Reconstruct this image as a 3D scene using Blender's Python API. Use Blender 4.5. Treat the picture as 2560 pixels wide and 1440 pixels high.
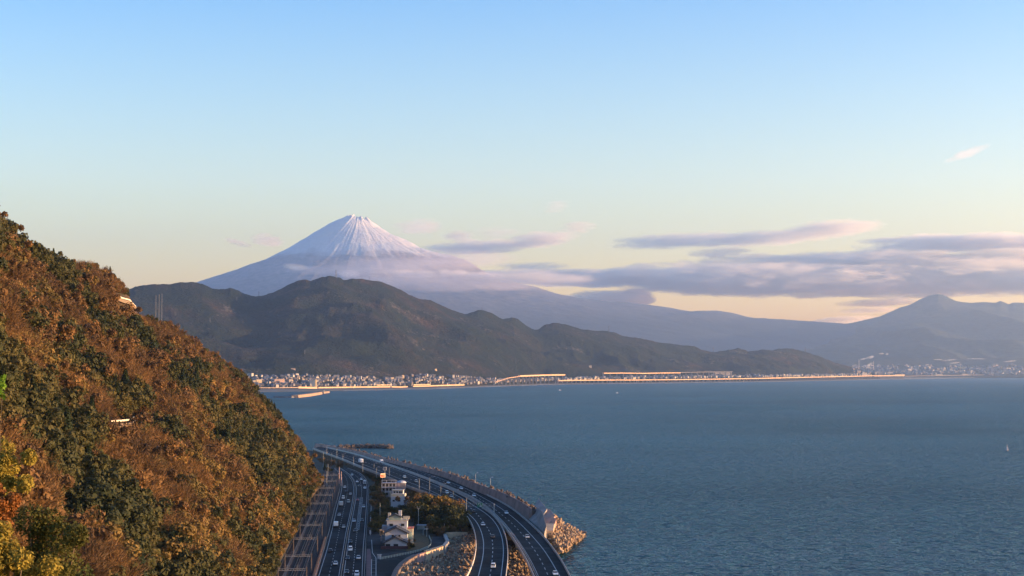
import bpy, bmesh, math, random
import numpy as np
from mathutils import Vector, Matrix, noise as mnoise
R = math.radians
random.seed(7); rng = np.random.default_rng(7)
S = bpy.context.scene
for o in list(bpy.data.objects): bpy.data.objects.remove(o)

# ------------------------------------------------------------ camera
FPX, CAMZ, HORIZ = 3900.0, 92.0, 927.0          # focal length in photo pixels, height over the sea
PITCH = math.atan((HORIZ - 720) / FPX)
cam = bpy.data.cameras.new('camera'); camo = bpy.data.objects.new('camera', cam)
S.collection.objects.link(camo); S.camera = camo
cam.sensor_width = 36; cam.lens = FPX / 2560 * 36; cam.clip_start = 0.5; cam.clip_end = 250000
camo.location = (0, 0, CAMZ); camo.rotation_euler = (R(90) + PITCH, 0, 0)

# ------------------------------------------------------------ sky, sun, exposure
SUN_AZ, SUN_EL = 94.0, 3.0
SKY_TINT = [(0.0, (2.1, 1.36, .62)), (0.045, (2.0, 1.36, .74)), (0.12, (1.62, 1.27, 1.08)), (0.25, (.62, .86, 1.12))]
W = bpy.data.worlds.new('World'); S.world = W; W.use_nodes = True
nt = W.node_tree; nt.nodes.clear()
wo = nt.nodes.new('ShaderNodeOutputWorld'); bg = nt.nodes.new('ShaderNodeBackground')
sky = nt.nodes.new('ShaderNodeTexSky'); sky.sky_type = 'NISHITA'; sky.sun_disc = False
sky.sun_elevation = R(SUN_EL); sky.sun_rotation = R(SUN_AZ)
sky.altitude = 0; sky.air_density = 1.0; sky.dust_density = 1.5; sky.ozone_density = 2.5
# the same all-round colour by height over the horizon: cream low down, deeper blue higher up
wtc = nt.nodes.new('ShaderNodeTexCoord'); wsp = nt.nodes.new('ShaderNodeSeparateXYZ'); nt.links.new(wtc.outputs['Generated'], wsp.inputs[0])
wr = nt.nodes.new('ShaderNodeValToRGB'); nt.links.new(wsp.outputs[2], wr.inputs[0])
for _ in range(2): wr.color_ramp.elements.new(.5)
for _e, (_p, _c) in zip(wr.color_ramp.elements, SKY_TINT): _e.position = _p; _e.color = _c + (1,)
wm = nt.nodes.new('ShaderNodeMix'); wm.data_type = 'RGBA'; wm.blend_type = 'MULTIPLY'; wm.inputs[0].default_value = 1
nt.links.new(sky.outputs[0], wm.inputs[6]); nt.links.new(wr.outputs[0], wm.inputs[7]); nt.links.new(wm.outputs[2], bg.inputs[0]); bg.inputs[1].default_value = 0.15
nt.links.new(bg.outputs[0], wo.inputs[0])
sl = bpy.data.lights.new('sun', 'SUN'); sun = bpy.data.objects.new('sun', sl); S.collection.objects.link(sun)
sl.energy = 3.3; sl.angle = R(0.55); sl.color = (1.0, 0.60, 0.29)
sdir = Vector((math.sin(R(SUN_AZ)) * math.cos(R(SUN_EL)), math.cos(R(SUN_AZ)) * math.cos(R(SUN_EL)), math.sin(R(SUN_EL))))
sun.rotation_euler = sdir.to_track_quat('Z', 'Y').to_euler()
sun.location = (3000, 0, 3000)
S.view_settings.view_transform = 'Standard'; S.view_settings.look = 'None'
S.view_settings.gamma = 1.0; S.view_settings.use_curve_mapping = False
S.view_settings.exposure = 2.5
S.render.engine = 'CYCLES'
S.cycles.use_denoising = True
try: S.cycles.denoiser = 'OPENIMAGEDENOISE'
except Exception: pass
S.cycles.max_bounces = 4; S.cycles.volume_bounces = 1; S.cycles.transparent_max_bounces = 12
S.cycles.volume_max_steps = 160

# ------------------------------------------------------------ helpers
cP, sP = math.cos(PITCH), math.sin(PITCH)
def ray(px, py):
    u, v = (px - 1280) / FPX, (720 - py) / FPX
    return Vector((u, cP - v * sP, sP + v * cP))
def at(px, py, z=6.0):
    "where the line of sight through a photo pixel meets the level z"
    d = ray(px, py); t = (z - CAMZ) / d.z
    return Vector((d.x * t, d.y * t, z))
def atY(px, py, Y):
    d = ray(px, py); t = Y / d.y
    return Vector((d.x * t, Y, CAMZ + d.z * t))
def zrow(py, Y):                                # height seen on row py at distance Y
    d = ray(1280, py); return CAMZ + d.z / d.y * Y
def colX(px, Y, z=None):
    # x of photo column px at distance Y (z only matters a little because of the pitch)
    v = 0.0 if z is None else (z - CAMZ) / Y
    # camera depth of the point = Y*cP + (z-CAMZ)*sP
    dep = Y * cP + ((z - CAMZ) * sP if z is not None else 0.0)
    return (px - 1280) / FPX * dep
def props(o, label=None, cat=None, group=None, kind=None):
    if label: o['label'] = label
    if cat: o['category'] = cat
    if group: o['group'] = group
    if kind: o['kind'] = kind
    return o
def link(name, me, mat=None, parent=None, loc=None):
    o = bpy.data.objects.new(name, me); S.collection.objects.link(o)
    if mat is not None and me is not None and len(me.materials) == 0:
        for m in (mat if isinstance(mat, (list, tuple)) else [mat]): me.materials.append(m)
    if parent is not None: o.parent = parent
    if loc is not None: o.location = loc
    return o
def empty(name, loc=(0, 0, 0), rz=0.0, **k):
    o = bpy.data.objects.new(name, None); S.collection.objects.link(o)
    o.empty_display_size = 1; o.location = loc; o.rotation_euler = (0, 0, rz)
    props(o, **k); return o
def mesh_np(name, V, F, smooth=False):
    me = bpy.data.meshes.new(name)
    V = np.asarray(V, dtype=np.float32); F = np.asarray(F, dtype=np.int32)
    n, k = F.shape
    me.vertices.add(len(V)); me.vertices.foreach_set('co', V.ravel())
    me.loops.add(n * k); me.loops.foreach_set('vertex_index', F.ravel())
    me.polygons.add(n); me.polygons.foreach_set('loop_start', np.arange(0, n * k, k, dtype=np.int32))
    me.update(calc_edges=True); me.validate()
    if smooth: me.polygons.foreach_set('use_smooth', np.ones(n, dtype=bool)); me.update()
    return me
def grid_faces(nr, nc, wrap=False):
    i = np.arange(nr - 1)[:, None]; j = np.arange(nc if wrap else nc - 1)[None, :]
    j2 = (j + 1) % nc
    a = i * nc + j; b = i * nc + j2; c = (i + 1) * nc + j2; d = (i + 1) * nc + j
    return np.stack([a, b, c, d], -1).reshape(-1, 4)
# numpy gradient-free value noise
_perm = rng.permutation(4096)
_val = rng.random(4096) * 2 - 1
def vnoise(x, y, seed=0):
    x = np.asarray(x, float); y = np.asarray(y, float)
    xi = np.floor(x).astype(np.int64); yi = np.floor(y).astype(np.int64)
    fx = x - xi; fy = y - yi
    fx = fx * fx * fx * (fx * (fx * 6 - 15) + 10); fy = fy * fy * fy * (fy * (fy * 6 - 15) + 10)
    def h(a, b): return _val[_perm[(_perm[(a + seed * 131) & 4095] + b) & 4095]]
    n00 = h(xi, yi); n10 = h(xi + 1, yi); n01 = h(xi, yi + 1); n11 = h(xi + 1, yi + 1)
    return (n00 * (1 - fx) + n10 * fx) * (1 - fy) + (n01 * (1 - fx) + n11 * fx) * fy
def fbm(x, y, o=4, seed=0, gain=.5):
    s = 0; a = 1; f = 1; t = 0
    for k in range(o):
        s = s + a * vnoise(np.asarray(x) * f + 17.3 * k, np.asarray(y) * f - 9.1 * k, seed + k); t += a; a *= gain; f *= 2.03
    return s / t
def ridged(x, y, o=4, seed=0):
    s = 0; a = 1; f = 1; t = 0
    for k in range(o):
        s = s + a * (1 - 2 * np.abs(vnoise(np.asarray(x) * f + 7.7 * k, np.asarray(y) * f + 3.1 * k, seed + k))); t += a; a *= .5; f *= 2.1
    return s / t

# ------------------------------------------------------------ materials
def new_mat(name):
    m = bpy.data.materials.new(name); m.use_nodes = True
    n = m.node_tree; n.nodes.clear()
    out = n.nodes.new('ShaderNodeOutputMaterial'); b = n.nodes.new('ShaderNodeBsdfPrincipled')
    n.links.new(b.outputs[0], out.inputs[0]); return m, n, b
def N(n, t, **k):
    x = n.nodes.new(t)
    for a, v in k.items(): setattr(x, a, v)
    return x
def noise_node(n, scale, detail=4, rough=.55, vec=None, dim='3D'):
    x = N(n, 'ShaderNodeTexNoise', noise_dimensions=dim)
    x.inputs['Scale'].default_value = scale; x.inputs['Detail'].default_value = detail; x.inputs['Roughness'].default_value = rough
    if vec is not None: n.links.new(vec, x.inputs['Vector'])
    return x
def ramp(n, fac, stops):
    r = N(n, 'ShaderNodeValToRGB'); e = r.color_ramp.elements
    while len(e) < len(stops): e.new(0.5)
    for i, (p, c) in enumerate(stops):
        e[i].position = p; e[i].color = tuple(c) + (1,) if len(c) == 3 else c
    n.links.new(fac, r.inputs[0]); return r
def mat(name, col, rough=.8, var=.25, scale=.5, metal=0.0, spec=.3, bump=0.0):
    "a painted / concrete / metal surface with grain and wear"
    m, n, b = new_mat(name)
    tc = N(n, 'ShaderNodeTexCoord'); ns = noise_node(n, scale, 5, .6, tc.outputs['Object'])
    lo = [max(0, c * (1 - var)) for c in col]; hi = [min(1, c * (1 + var)) for c in col]
    r = ramp(n, ns.outputs[0], [(.3, lo), (.7, hi)])
    n.links.new(r.outputs[0], b.inputs['Base Color'])
    b.inputs['Roughness'].default_value = rough; b.inputs['Metallic'].default_value = metal
    b.inputs['Specular IOR Level'].default_value = spec
    if bump:
        bn = N(n, 'ShaderNodeBump'); bn.inputs['Strength'].default_value = bump; bn.inputs['Distance'].default_value = .1
        n.links.new(ns.outputs[0], bn.inputs['Height']); n.links.new(bn.outputs[0], b.inputs['Normal'])
    return m
# ============================================================ FAR SETTING
# ---- sea
def sea_material():
    m, n, b = new_mat('sea_water')
    geo = N(n, 'ShaderNodeNewGeometry')
    mp = N(n, 'ShaderNodeMapping'); n.links.new(geo.outputs['Position'], mp.inputs['Vector'])
    mp.inputs['Rotation'].default_value = (0, 0, R(-20)); mp.inputs['Scale'].default_value = (1.1, 1.0, 1)
    n1 = noise_node(n, 1 / 12.0, 3, .55, mp.outputs[0])       # wind waves
    n2 = noise_node(n, 1 / 5.0, 3, .6, mp.outputs[0])        # chop
    n3 = noise_node(n, 1 / 620.0, 4, .55, mp.outputs[0])      # gust bands
    mp2 = N(n, 'ShaderNodeMapping'); n.links.new(geo.outputs['Position'], mp2.inputs['Vector'])
    mp2.inputs['Scale'].default_value = (.35, 1.6, 1); mp2.inputs['Rotation'].default_value = (0, 0, R(6))
    n4 = noise_node(n, 1 / 900.0, 3, .5, mp2.outputs[0])
    add = N(n, 'ShaderNodeMath', operation='MULTIPLY_ADD'); n.links.new(n2.outputs[0], add.inputs[0]); add.inputs[1].default_value = .30
    n.links.new(n1.outputs[0], add.inputs[2])
    bn = N(n, 'ShaderNodeBump'); bn.inputs['Strength'].default_value = 1.0; bn.inputs["Distance"].default_value = 9.0
    n.links.new(add.outputs[0], bn.inputs['Height']); n.links.new(bn.outputs[0], b.inputs['Normal'])
    r = ramp(n, n4.outputs[0], [(.35, (.003, .046, .066)), (.65, (.006, .064, .086))])
    n.links.new(r.outputs[0], b.inputs['Base Color'])
    rr = N(n, 'ShaderNodeMapRange'); n.links.new(n3.outputs[0], rr.inputs[0])
    rr.inputs[1].default_value = .35; rr.inputs[2].default_value = .65; rr.inputs[3].default_value = .14; rr.inputs[4].default_value = .24
    n.links.new(rr.outputs[0], b.inputs['Roughness'])
    # the wave facets turned to us send back only part of what a mirror would
    gl = N(n, 'ShaderNodeBsdfGlossy'); gl.inputs['Color'].default_value = (.80, .94, 1, 1); n.links.new(rr.outputs[0], gl.inputs['Roughness']); n.links.new(bn.outputs[0], gl.inputs['Normal'])
    df = N(n, 'ShaderNodeBsdfDiffuse'); n.links.new(r.outputs[0], df.inputs['Color']); n.links.new(bn.outputs[0], df.inputs['Normal'])
    fr = N(n, 'ShaderNodeFresnel'); fr.inputs['IOR'].default_value = 1.33; n.links.new(bn.outputs[0], fr.inputs['Normal'])
    fk = N(n, 'ShaderNodeMath', operation='MULTIPLY'); n.links.new(fr.outputs[0], fk.inputs[0]); fk.inputs[1].default_value = .52
    mxs = N(n, 'ShaderNodeMixShader'); n.links.new(fk.outputs[0], mxs.inputs[0]); n.links.new(df.outputs[0], mxs.inputs[1]); n.links.new(gl.outputs[0], mxs.inputs[2])
    n.links.new(mxs.outputs[0], [x for x in n.nodes if x.type == 'OUTPUT_MATERIAL'][0].inputs[0])
    b.inputs['IOR'].default_value = 1.33; b.inputs['Specular IOR Level'].default_value = .27
    return m
XB, Y0, Y1 = 19500.0, -900.0, 46000.0
sea = link('sea', mesh_np('sea', [(-XB, Y0, 0), (XB, Y0, 0), (XB, Y1, 0), (-XB, Y1, 0)], [[0, 1, 2, 3]]), sea_material())
props(sea, kind='structure')

# ---- the shore of the far bay: photo column -> row of the waterline
SHORE_PX = np.array([300, 560, 690, 860, 980, 1100, 1240, 1360, 1500, 1700, 1900, 2100, 2200, 2320, 2440, 2560, 2900, 3400])
SHORE_PY = np.array([985, 981, 979.7, 976.5, 974, 971.5, 966.5, 962, 960, 957.5, 955, 951, 949, 947, 944.5, 942, 940, 939])
def shore_Y(px): return at(1280, float(np.interp(px, SHORE_PX, SHORE_PY)), 0).y
pxs = np.arange(-400, 3400, 20.0)
V = []; F = []
for i, p in enumerate(pxs):
    Ys = shore_Y(p)
    for Y, z in ((Ys - 8, -.6), (Ys + 6, .7), (Ys + 45, 2.6), (Ys + 80, 4.0), (Ys + 3000, 6.0), (45500.0, 8.0)):
        Y = min(Y, 45500.0); V.append((max(-19400, min(19400, colX(p, Y, z))), Y, z))
F = grid_faces(len(pxs), 6)[:, ::-1]
def plain_material():
    m, n, b = new_mat('coastal_plain')
    geo = N(n, 'ShaderNodeNewGeometry')
    a = noise_node(n, 1 / 160.0, 6, .65, geo.outputs['Position'])
    r = ramp(n, a.outputs[0], [(.3, (.035, .045, .03)), (.5, (.09, .085, .07)), (.7, (.16, .15, .14))])
    n.links.new(r.outputs[0], b.inputs['Base Color']); b.inputs['Roughness'].default_value = .95
    return m
plain = link('coastal_ground', mesh_np('plain', V, F), plain_material()); props(plain, kind='structure')

# ---- forested hill material
def forest_mat(name, cols, sc, bump=1.0, dist=12.0, fields=True):
    m, n, b = new_mat(name)
    geo = N(n, 'ShaderNodeNewGeometry')
    a = noise_node(n, 1 / sc, 6, .62, geo.outputs['Position'])
    f = noise_node(n, 1 / (sc * .045), 4, .7, geo.outputs['Position'])
    r = ramp(n, a.outputs[0], [(.30, cols[0]), (.48, cols[1]), (.60, cols[2]), (.72, cols[3])])
    mx = N(n, 'ShaderNodeMix', data_type='RGBA', blend_type='MULTIPLY'); mx.inputs[0].default_value = .75
    r2 = ramp(n, f.outputs[0], [(.32, (.22, .22, .22)), (.68, (1.8, 1.8, 1.8))])
    n.links.new(r.outputs[0], mx.inputs[6]); n.links.new(r2.outputs[0], mx.inputs[7])
    last = mx.outputs[2]
    if fields:                                   # pale terraces, orchards and sheds cut into the lower slope
        g = noise_node(n, 1 / (sc * .07), 4, .65, geo.outputs['Position'])
        g2 = noise_node(n, 1 / (sc * .9), 2, .5, geo.outputs['Position'])
        ml = N(n, 'ShaderNodeMath', operation='MULTIPLY'); n.links.new(g.outputs[0], ml.inputs[0]); n.links.new(g2.outputs[0], ml.inputs[1])
        r3 = ramp(n, ml.outputs[0], [(.355, (0, 0, 0)), (.40, (.8, .8, .8))])
        m2 = N(n, 'ShaderNodeMix', data_type='RGBA'); n.links.new(r3.outputs[0], m2.inputs[0])
        n.links.new(last, m2.inputs[6]); m2.inputs[7].default_value = (.11, .10, .085, 1); last = m2.outputs[2]
    n.links.new(last, b.inputs['Base Color']); b.inputs['Roughness'].default_value = 1; b.inputs['Specular IOR Level'].default_value = .05
    bn = N(n, 'ShaderNodeBump'); bn.inputs['Strength'].default_value = bump; bn.inputs['Distance'].default_value = dist
    n.links.new(f.outputs[0], bn.inputs['Height']); n.links.new(bn.outputs[0], b.inputs['Normal'])
    return m
# ---- the wooded ridge across the bay
RIDGE = [(200,740),(300,727),(325,722),(340,716),(365,712),(400,710),(425,710),(445,706),(480,705),(505,709),(530,722),(545,723),(560,722),(575,720),(590,724),(615,736),(640,741),(650,740),(680,732),(700,722),(720,712),(745,701),(765,698),(775,702),(790,697),(810,692),(825,690),(850,695),(858,701),(880,697),(905,697),(930,701),(955,705),(980,715),(1005,726),(1020,736),(1050,747),(1075,750),(1100,762),(1130,775),(1160,785),(1170,784),(1195,775),(1210,776),(1230,782),(1255,798),(1265,796),(1280,793),(1295,798),(1310,810),(1330,822),(1345,825),(1360,812),(1385,807),(1420,812),(1450,822),(1480,826),(1510,827),(1540,832),(1560,841),(1600,845),(1640,855),(1680,860),(1700,862),(1735,866),(1755,875),(1785,880),(1815,876),(1845,870),(1870,878),(1905,874),(1930,876),(1950,871),(1980,871),(2010,878),(2050,892),(2090,907),(2130,918),(2165,930),(2200,934)]
rx = np.array([p[0] for p in RIDGE], float); ry = np.array([p[1] for p in RIDGE], float)
def ridge_Yc(px): return np.interp(px, [200, 820, 1345, 2000, 2200], [9300, 10700, 13200, 16200, 16900])
def ridge_Yf(px): return np.array([shore_Y(p) for p in np.atleast_1d(px)]) + np.interp(px, [200, 700, 1240, 1600, 2200], [900, 750, 420, 450, 700])
def build_hills():
    P = np.arange(200, 2201, 3.0); T = np.concatenate([np.linspace(0, 1, 74), np.linspace(1.04, 1.6, 9)])
    Yc = ridge_Yc(P); Yf = ridge_Yf(P); py = np.interp(P, rx, ry) + 1.2 * fbm(P / 7, P * 0, 2, 5)
    d = np.array([[*ray(1280, a)] for a in py]); Zc = CAMZ + d[:, 2] / d[:, 1] * Yc
    kk = np.exp(-np.linspace(-2.2, 2.2, 61) ** 2); kk /= kk.sum(); Zs = np.convolve(np.pad(Zc, 30, mode='edge'), kk, 'valid'); Zs = np.minimum(Zs, Zc + 6)   # small skyline bumps stay on the skyline
    Zs = np.convolve(np.pad(Zs, 30, mode='edge'), kk, 'valid')
    V = np.zeros((len(T), len(P), 3))
    for i, t in enumerate(T):
        Y = Yf + (Yc - Yf) * t
        x = (P - 1280) / FPX * Y
        if t <= 1:
            prof = .30 * t + .70 * t ** 1.45
            bl = min(1.0, max(0.0, (t - .80) / .20)); bl = bl * bl; Zb = Zs * (1 - bl) + Zc * bl
            Z = 4 + (Zb - 4) * prof
            amp = np.sin(math.pi * min(1, t * 1.0)) ** .8
            lim = CAMZ + (Zc - CAMZ) / Yc * Y                          # stays under its own skyline
            mar = np.maximum(lim - Z, 1.0) * .9
            q = amp * (Zs * .24) * ridged((x + .8 * Y) / 1900, (Y - .8 * x) / 1500, 4, 3) + amp * (30 * fbm(x / 240, Y / 240, 4, 9) + 60 * ridged(x / 560, Y / 620, 4, 12))
            Z = Z + np.where(q > 0, mar * np.tanh(q / mar), q)
            Z = np.where(t < 1, np.maximum(Z, 3.2), Zc)
        else:
            Z = Zc - (t - 1) * Zc * 1.5
            Z = np.maximum(Z, 2.0)
        V[i, :, 0] = x; V[i, :, 1] = Y; V[i, :, 2] = Z
    return mesh_np('hills', V.reshape(-1, 3), grid_faces(len(T), len(P))[:, ::1], True)
hills = link('wooded_hills', build_hills(), forest_mat('hill_forest', [(.010, .017, .012), (.015, .022, .015), (.028, .026, .019), (.068, .044, .028)], 430.0, 1.0, 30.0))
props(hills, kind='structure')

# ---- the great volcano
FUJI = Vector((colX(897, 35000, 3600), 35000.0, 0))
MPX = 35000 / FPX
LO = np.array([0, 27, 52, 77, 89, 117, 130, 187, 228, 269, 302, 338, 384, 420, 520, 700, 1000, 1600.]); LY = np.array([549, 540, 548, 560, 568, 585, 594, 628, 648, 663, 676, 688, 703, 717, 750, 800, 860, 925.])
RO = np.array([0, 26, 43, 60, 84, 115, 138, 155, 200, 240, 268, 295, 318, 393, 453, 503, 603, 660, 700, 753, 843, 868, 893, 933, 973, 1053, 1153, 1200, 1400, 1700.])
RY = np.array([549, 547, 558, 571, 585, 597, 608, 619, 632, 641, 650, 666, 680, 708, 722, 737, 757, 759, 762, 768, 784, 781, 780, 787, 798, 803, 810, 813, 860, 925.])
def fuji_mesh():
    nr, na = 230, 720
    r = (np.linspace(0, 1, nr) ** 1.9) * 1650 ; a = np.linspace(0, 2 * math.pi, na, endpoint=False)
    Rr, A = np.meshgrid(r, a, indexing='ij')
    w = .5 + .5 * np.cos(A); w = w * w * (3 - 2 * w)
    zl = np.interp(Rr, LO, LY); zr = np.interp(Rr, RO, RY)
    # bumps on the right skyline only belong to that side: elsewhere use a smooth cone
    smooth = np.interp(Rr, [0, 26, 60, 115, 155, 240, 318, 393, 503, 753, 1100, 1650], [549, 545, 571, 597, 619, 655, 685, 708, 737, 782, 850, 925])
    wr = np.clip((np.cos(A) - .80) / .18, 0, 1); zr = zr * wr + smooth * (1 - wr)
    py = zl * (1 - w) + zr * w
    z = CAMZ + (HORIZ - py) * MPX
    rm = Rr * MPX
    # gullies running down the cone
    gn = ridged(A * 15 + 1.1 * fbm(rm / 1900, A * 5, 4, 2), rm / 3300, 4, 21) * .30 + .70 * ridged(rm * np.cos(A) / 650, rm * np.sin(A) / 650, 4, 24)
    g = ridged(A * 5.5 + .9 * fbm(rm / 2500, A * 2, 3, 6), rm / 6000, 3, 31)
    amp = np.interp(rm, [0, 250, 1200, 3200, 6500, 13000], [0, 20, 40, 64, 45, 12])
    z = z + amp * .62 * (gn * .95 + g * .32 - .60)
    z = np.where(rm < 235, z - (1 - (rm / 235) ** 2) * 170, z)          # crater
    z = z + np.exp(-((rm - 250) / 110) ** 2) * 60 * fbm(A * 5, rm * 0, 3, 44)
    z = np.maximum(z, 1.0)
    X = FUJI.x + rm * np.cos(A); Y = FUJI.y + rm * np.sin(A) * .72
    V = np.stack([X, Y, z], -1).reshape(-1, 3)
    return mesh_np('volcano', V, grid_faces(nr, na, True), True)
def fuji_mat():
    m, n, b = new_mat('volcano_snow_and_rock')
    geo = N(n, 'ShaderNodeNewGeometry'); sep = N(n, 'ShaderNodeSeparateXYZ'); n.links.new(geo.outputs['Position'], sep.inputs[0])
    mp = N(n, 'ShaderNodeMapping'); n.links.new(geo.outputs['Position'], mp.inputs[0])
    a = noise_node(n, 1 / 520.0, 7, .72, mp.outputs[0]); a2 = noise_node(n, 1 / 120.0, 4, .6, mp.outputs[0])
    at_ = N(n, 'ShaderNodeAttribute'); at_.attribute_name = 'gully'
    # snow line: height + noise + gullies hold the snow lower down
    h = N(n, 'ShaderNodeMapRange'); n.links.new(sep.outputs[2], h.inputs[0])
    h.inputs[1].default_value = 2350; h.inputs[2].default_value = 3350; h.inputs[3].default_value = -0.25; h.inputs[4].default_value = 1.15
    s1 = N(n, 'ShaderNodeMath', operation='MULTIPLY_ADD'); n.links.new(a.outputs[0], s1.inputs[0]); s1.inputs[1].default_value = .9; n.links.new(h.outputs[0], s1.inputs[2])
    s2 = N(n, 'ShaderNodeMath', operation='MULTIPLY_ADD'); n.links.new(at_.outputs['Fac'], s2.inputs[0]); s2.inputs[1].default_value = -.22; n.links.new(s1.outputs[0], s2.inputs[2])
    r = ramp(n, s2.outputs[0], [(.42, (0, 0, 0)), (.72, (1, 1, 1))])
    rock = ramp(n, a2.outputs[0], [(.3, (.17, .17, .18)), (.7, (.33, .31, .31))])
    low = N(n, 'ShaderNodeMapRange'); n.links.new(sep.outputs[2], low.inputs[0]); low.inputs[1].default_value = 1000; low.inputs[2].default_value = 2300
    wood = N(n, 'ShaderNodeMix', data_type='RGBA'); n.links.new(low.outputs[0], wood.inputs[0]); wood.inputs[6].default_value = (.035, .045, .05, 1); n.links.new(rock.outputs[0], wood.inputs[7])
    mx = N(n, 'ShaderNodeMix', data_type='RGBA'); n.links.new(r.outputs[0], mx.inputs[0]); n.links.new(wood.outputs[2], mx.inputs[6]); mx.inputs[7].default_value = (.52, .54, .54, 1)
    n.links.new(mx.outputs[2], b.inputs['Base Color']); b.inputs['Roughness'].default_value = .9; b.inputs['Specular IOR Level'].default_value = .1
    bn = N(n, 'ShaderNodeBump'); bn.inputs['Strength'].default_value = .8; bn.inputs['Distance'].default_value = 60
    n.links.new(a.outputs[0], bn.inputs['Height']); n.links.new(bn.outputs[0], b.inputs['Normal'])
    return m
fm = fuji_mesh()
vv = np.zeros(len(fm.vertices) * 3, dtype=np.float32); fm.vertices.foreach_get('co', vv); vv = vv.reshape(-1, 3)
aa = np.arctan2((vv[:, 1] - FUJI.y) / .72, vv[:, 0] - FUJI.x); aa = np.where(aa < 0, aa + 2 * math.pi, aa); rr_ = np.hypot(vv[:, 0] - FUJI.x, (vv[:, 1] - FUJI.y) / .72)
gat = ridged(aa * 15 + 1.1 * fbm(rr_ / 1900, aa * 5, 4, 2), rr_ / 3300, 4, 21) * .30 + .70 * ridged(rr_ * np.cos(aa) / 650, rr_ * np.sin(aa) / 650, 4, 24)
at0 = fm.attributes.new('gully', 'FLOAT', 'POINT'); at0.data.foreach_set('value', gat.astype(np.float32))
fuji = link('volcano', fm, fuji_mat())
props(fuji, 'tall snow-capped volcano with its right shoulder catching the sunrise', 'mountain')
fuji['kind'] = 'structure'; del fuji['label']; del fuji['category']

# ---- the second mountain, right
RM = [(1960,850),(2050,822),(2095,812),(2130,807),(2165,799),(2200,791),(2225,780),(2250,769),(2275,762),(2300,749),(2325,738),(2347,734),(2362,738),(2375,745),(2390,752),(2405,755),(2430,757),(2460,755),(2490,757),(2502,752),(2515,757),(2522,761),(2535,756),(2560,757),(2600,762),(2680,770),(2760,765),(2900,790),(3050,830)]
def range_mesh(name, pts, Yc, Yf, zf, seed, step=4.0, amp=.25, wl=2200):
    ax = np.array([p[0] for p in pts], float); ay = np.array([p[1] for p in pts], float)
    P = np.arange(ax[0], ax[-1] + .1, step); T = np.concatenate([np.linspace(0, 1, 60), np.linspace(1.05, 1.7, 8)])
    py = np.interp(P, ax, ay); d = np.array([[*ray(1280, a)] for a in py]); Zc = CAMZ + d[:, 2] / d[:, 1] * Yc
    kk = np.exp(-np.linspace(-2.2, 2.2, 61) ** 2); kk /= kk.sum(); Zs = np.convolve(np.pad(Zc, 30, mode='edge'), kk, 'valid')
    V = np.zeros((len(T), len(P), 3))
    for i, t in enumerate(T):
        Y = Yf + (Yc - Yf) * t + P * 0; x = (P - 1280) / FPX * Y
        if t <= 1:
            bl = min(1.0, max(0.0, (t - .75) / .25)) ** 2; Z = zf + (Zs * (1 - bl) + Zc * bl - zf) * (.35 * t + .65 * t ** 1.7)
            am = math.sin(math.pi * t) ** .8
            lim = CAMZ + (Zc - CAMZ) / Yc * Y; mar = np.maximum(lim - Z, 1.0) * .9
            q = am * Zs * amp * ridged(x / wl, Y / (wl * 2.2), 4, seed); Z = Z + np.where(q > 0, mar * np.tanh(q / mar), q)
            Z = np.where(t < 1, np.maximum(Z, zf), Zc)
        else: Z = np.maximum(Zc - (t - 1) * Zc * 1.4, 0)
        V[i, :, 0] = x; V[i, :, 1] = Y; V[i, :, 2] = Z
    return mesh_np(name, V.reshape(-1, 3), grid_faces(len(T), len(P)), True)
mt2 = link('blue_mountain_range', range_mesh('range', RM, 35500.0, 20500.0, 12.0, 50, 4.0, .13),
           forest_mat('far_mountain', [(.02, .03, .022), (.03, .04, .028), (.045, .045, .03), (.07, .06, .045)], 2600.0, .6, 30, False))
props(mt2, kind='structure')

# ---- the air: one closed box of even haze round everything
hz = bmesh.new(); bmesh.ops.create_cube(hz, size=1)
for v in hz.verts: v.co = Vector((v.co.x * 2 * 20000, (v.co.y + .5) * 47400 - 1100, (v.co.z + .5) * 4101 - 1.0))
me = bpy.data.meshes.new('haze'); hz.to_mesh(me); hz.free()
mz = bpy.data.materials.new('haze_air'); mz.use_nodes = True; n = mz.node_tree; n.nodes.clear()
out = N(n, 'ShaderNodeOutputMaterial'); pv = N(n, 'ShaderNodeVolumePrincipled')
pv.inputs['Color'].default_value = (.44, .64, .95, 1); pv.inputs['Density'].default_value = HAZE = 1.95e-5; pv.inputs['Anisotropy'].default_value = 0.5
n.links.new(pv.outputs[0], out.inputs['Volume'])
haze = link('haze', me, mz); props(haze, kind='stuff'); haze.display_type = 'WIRE'
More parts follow.
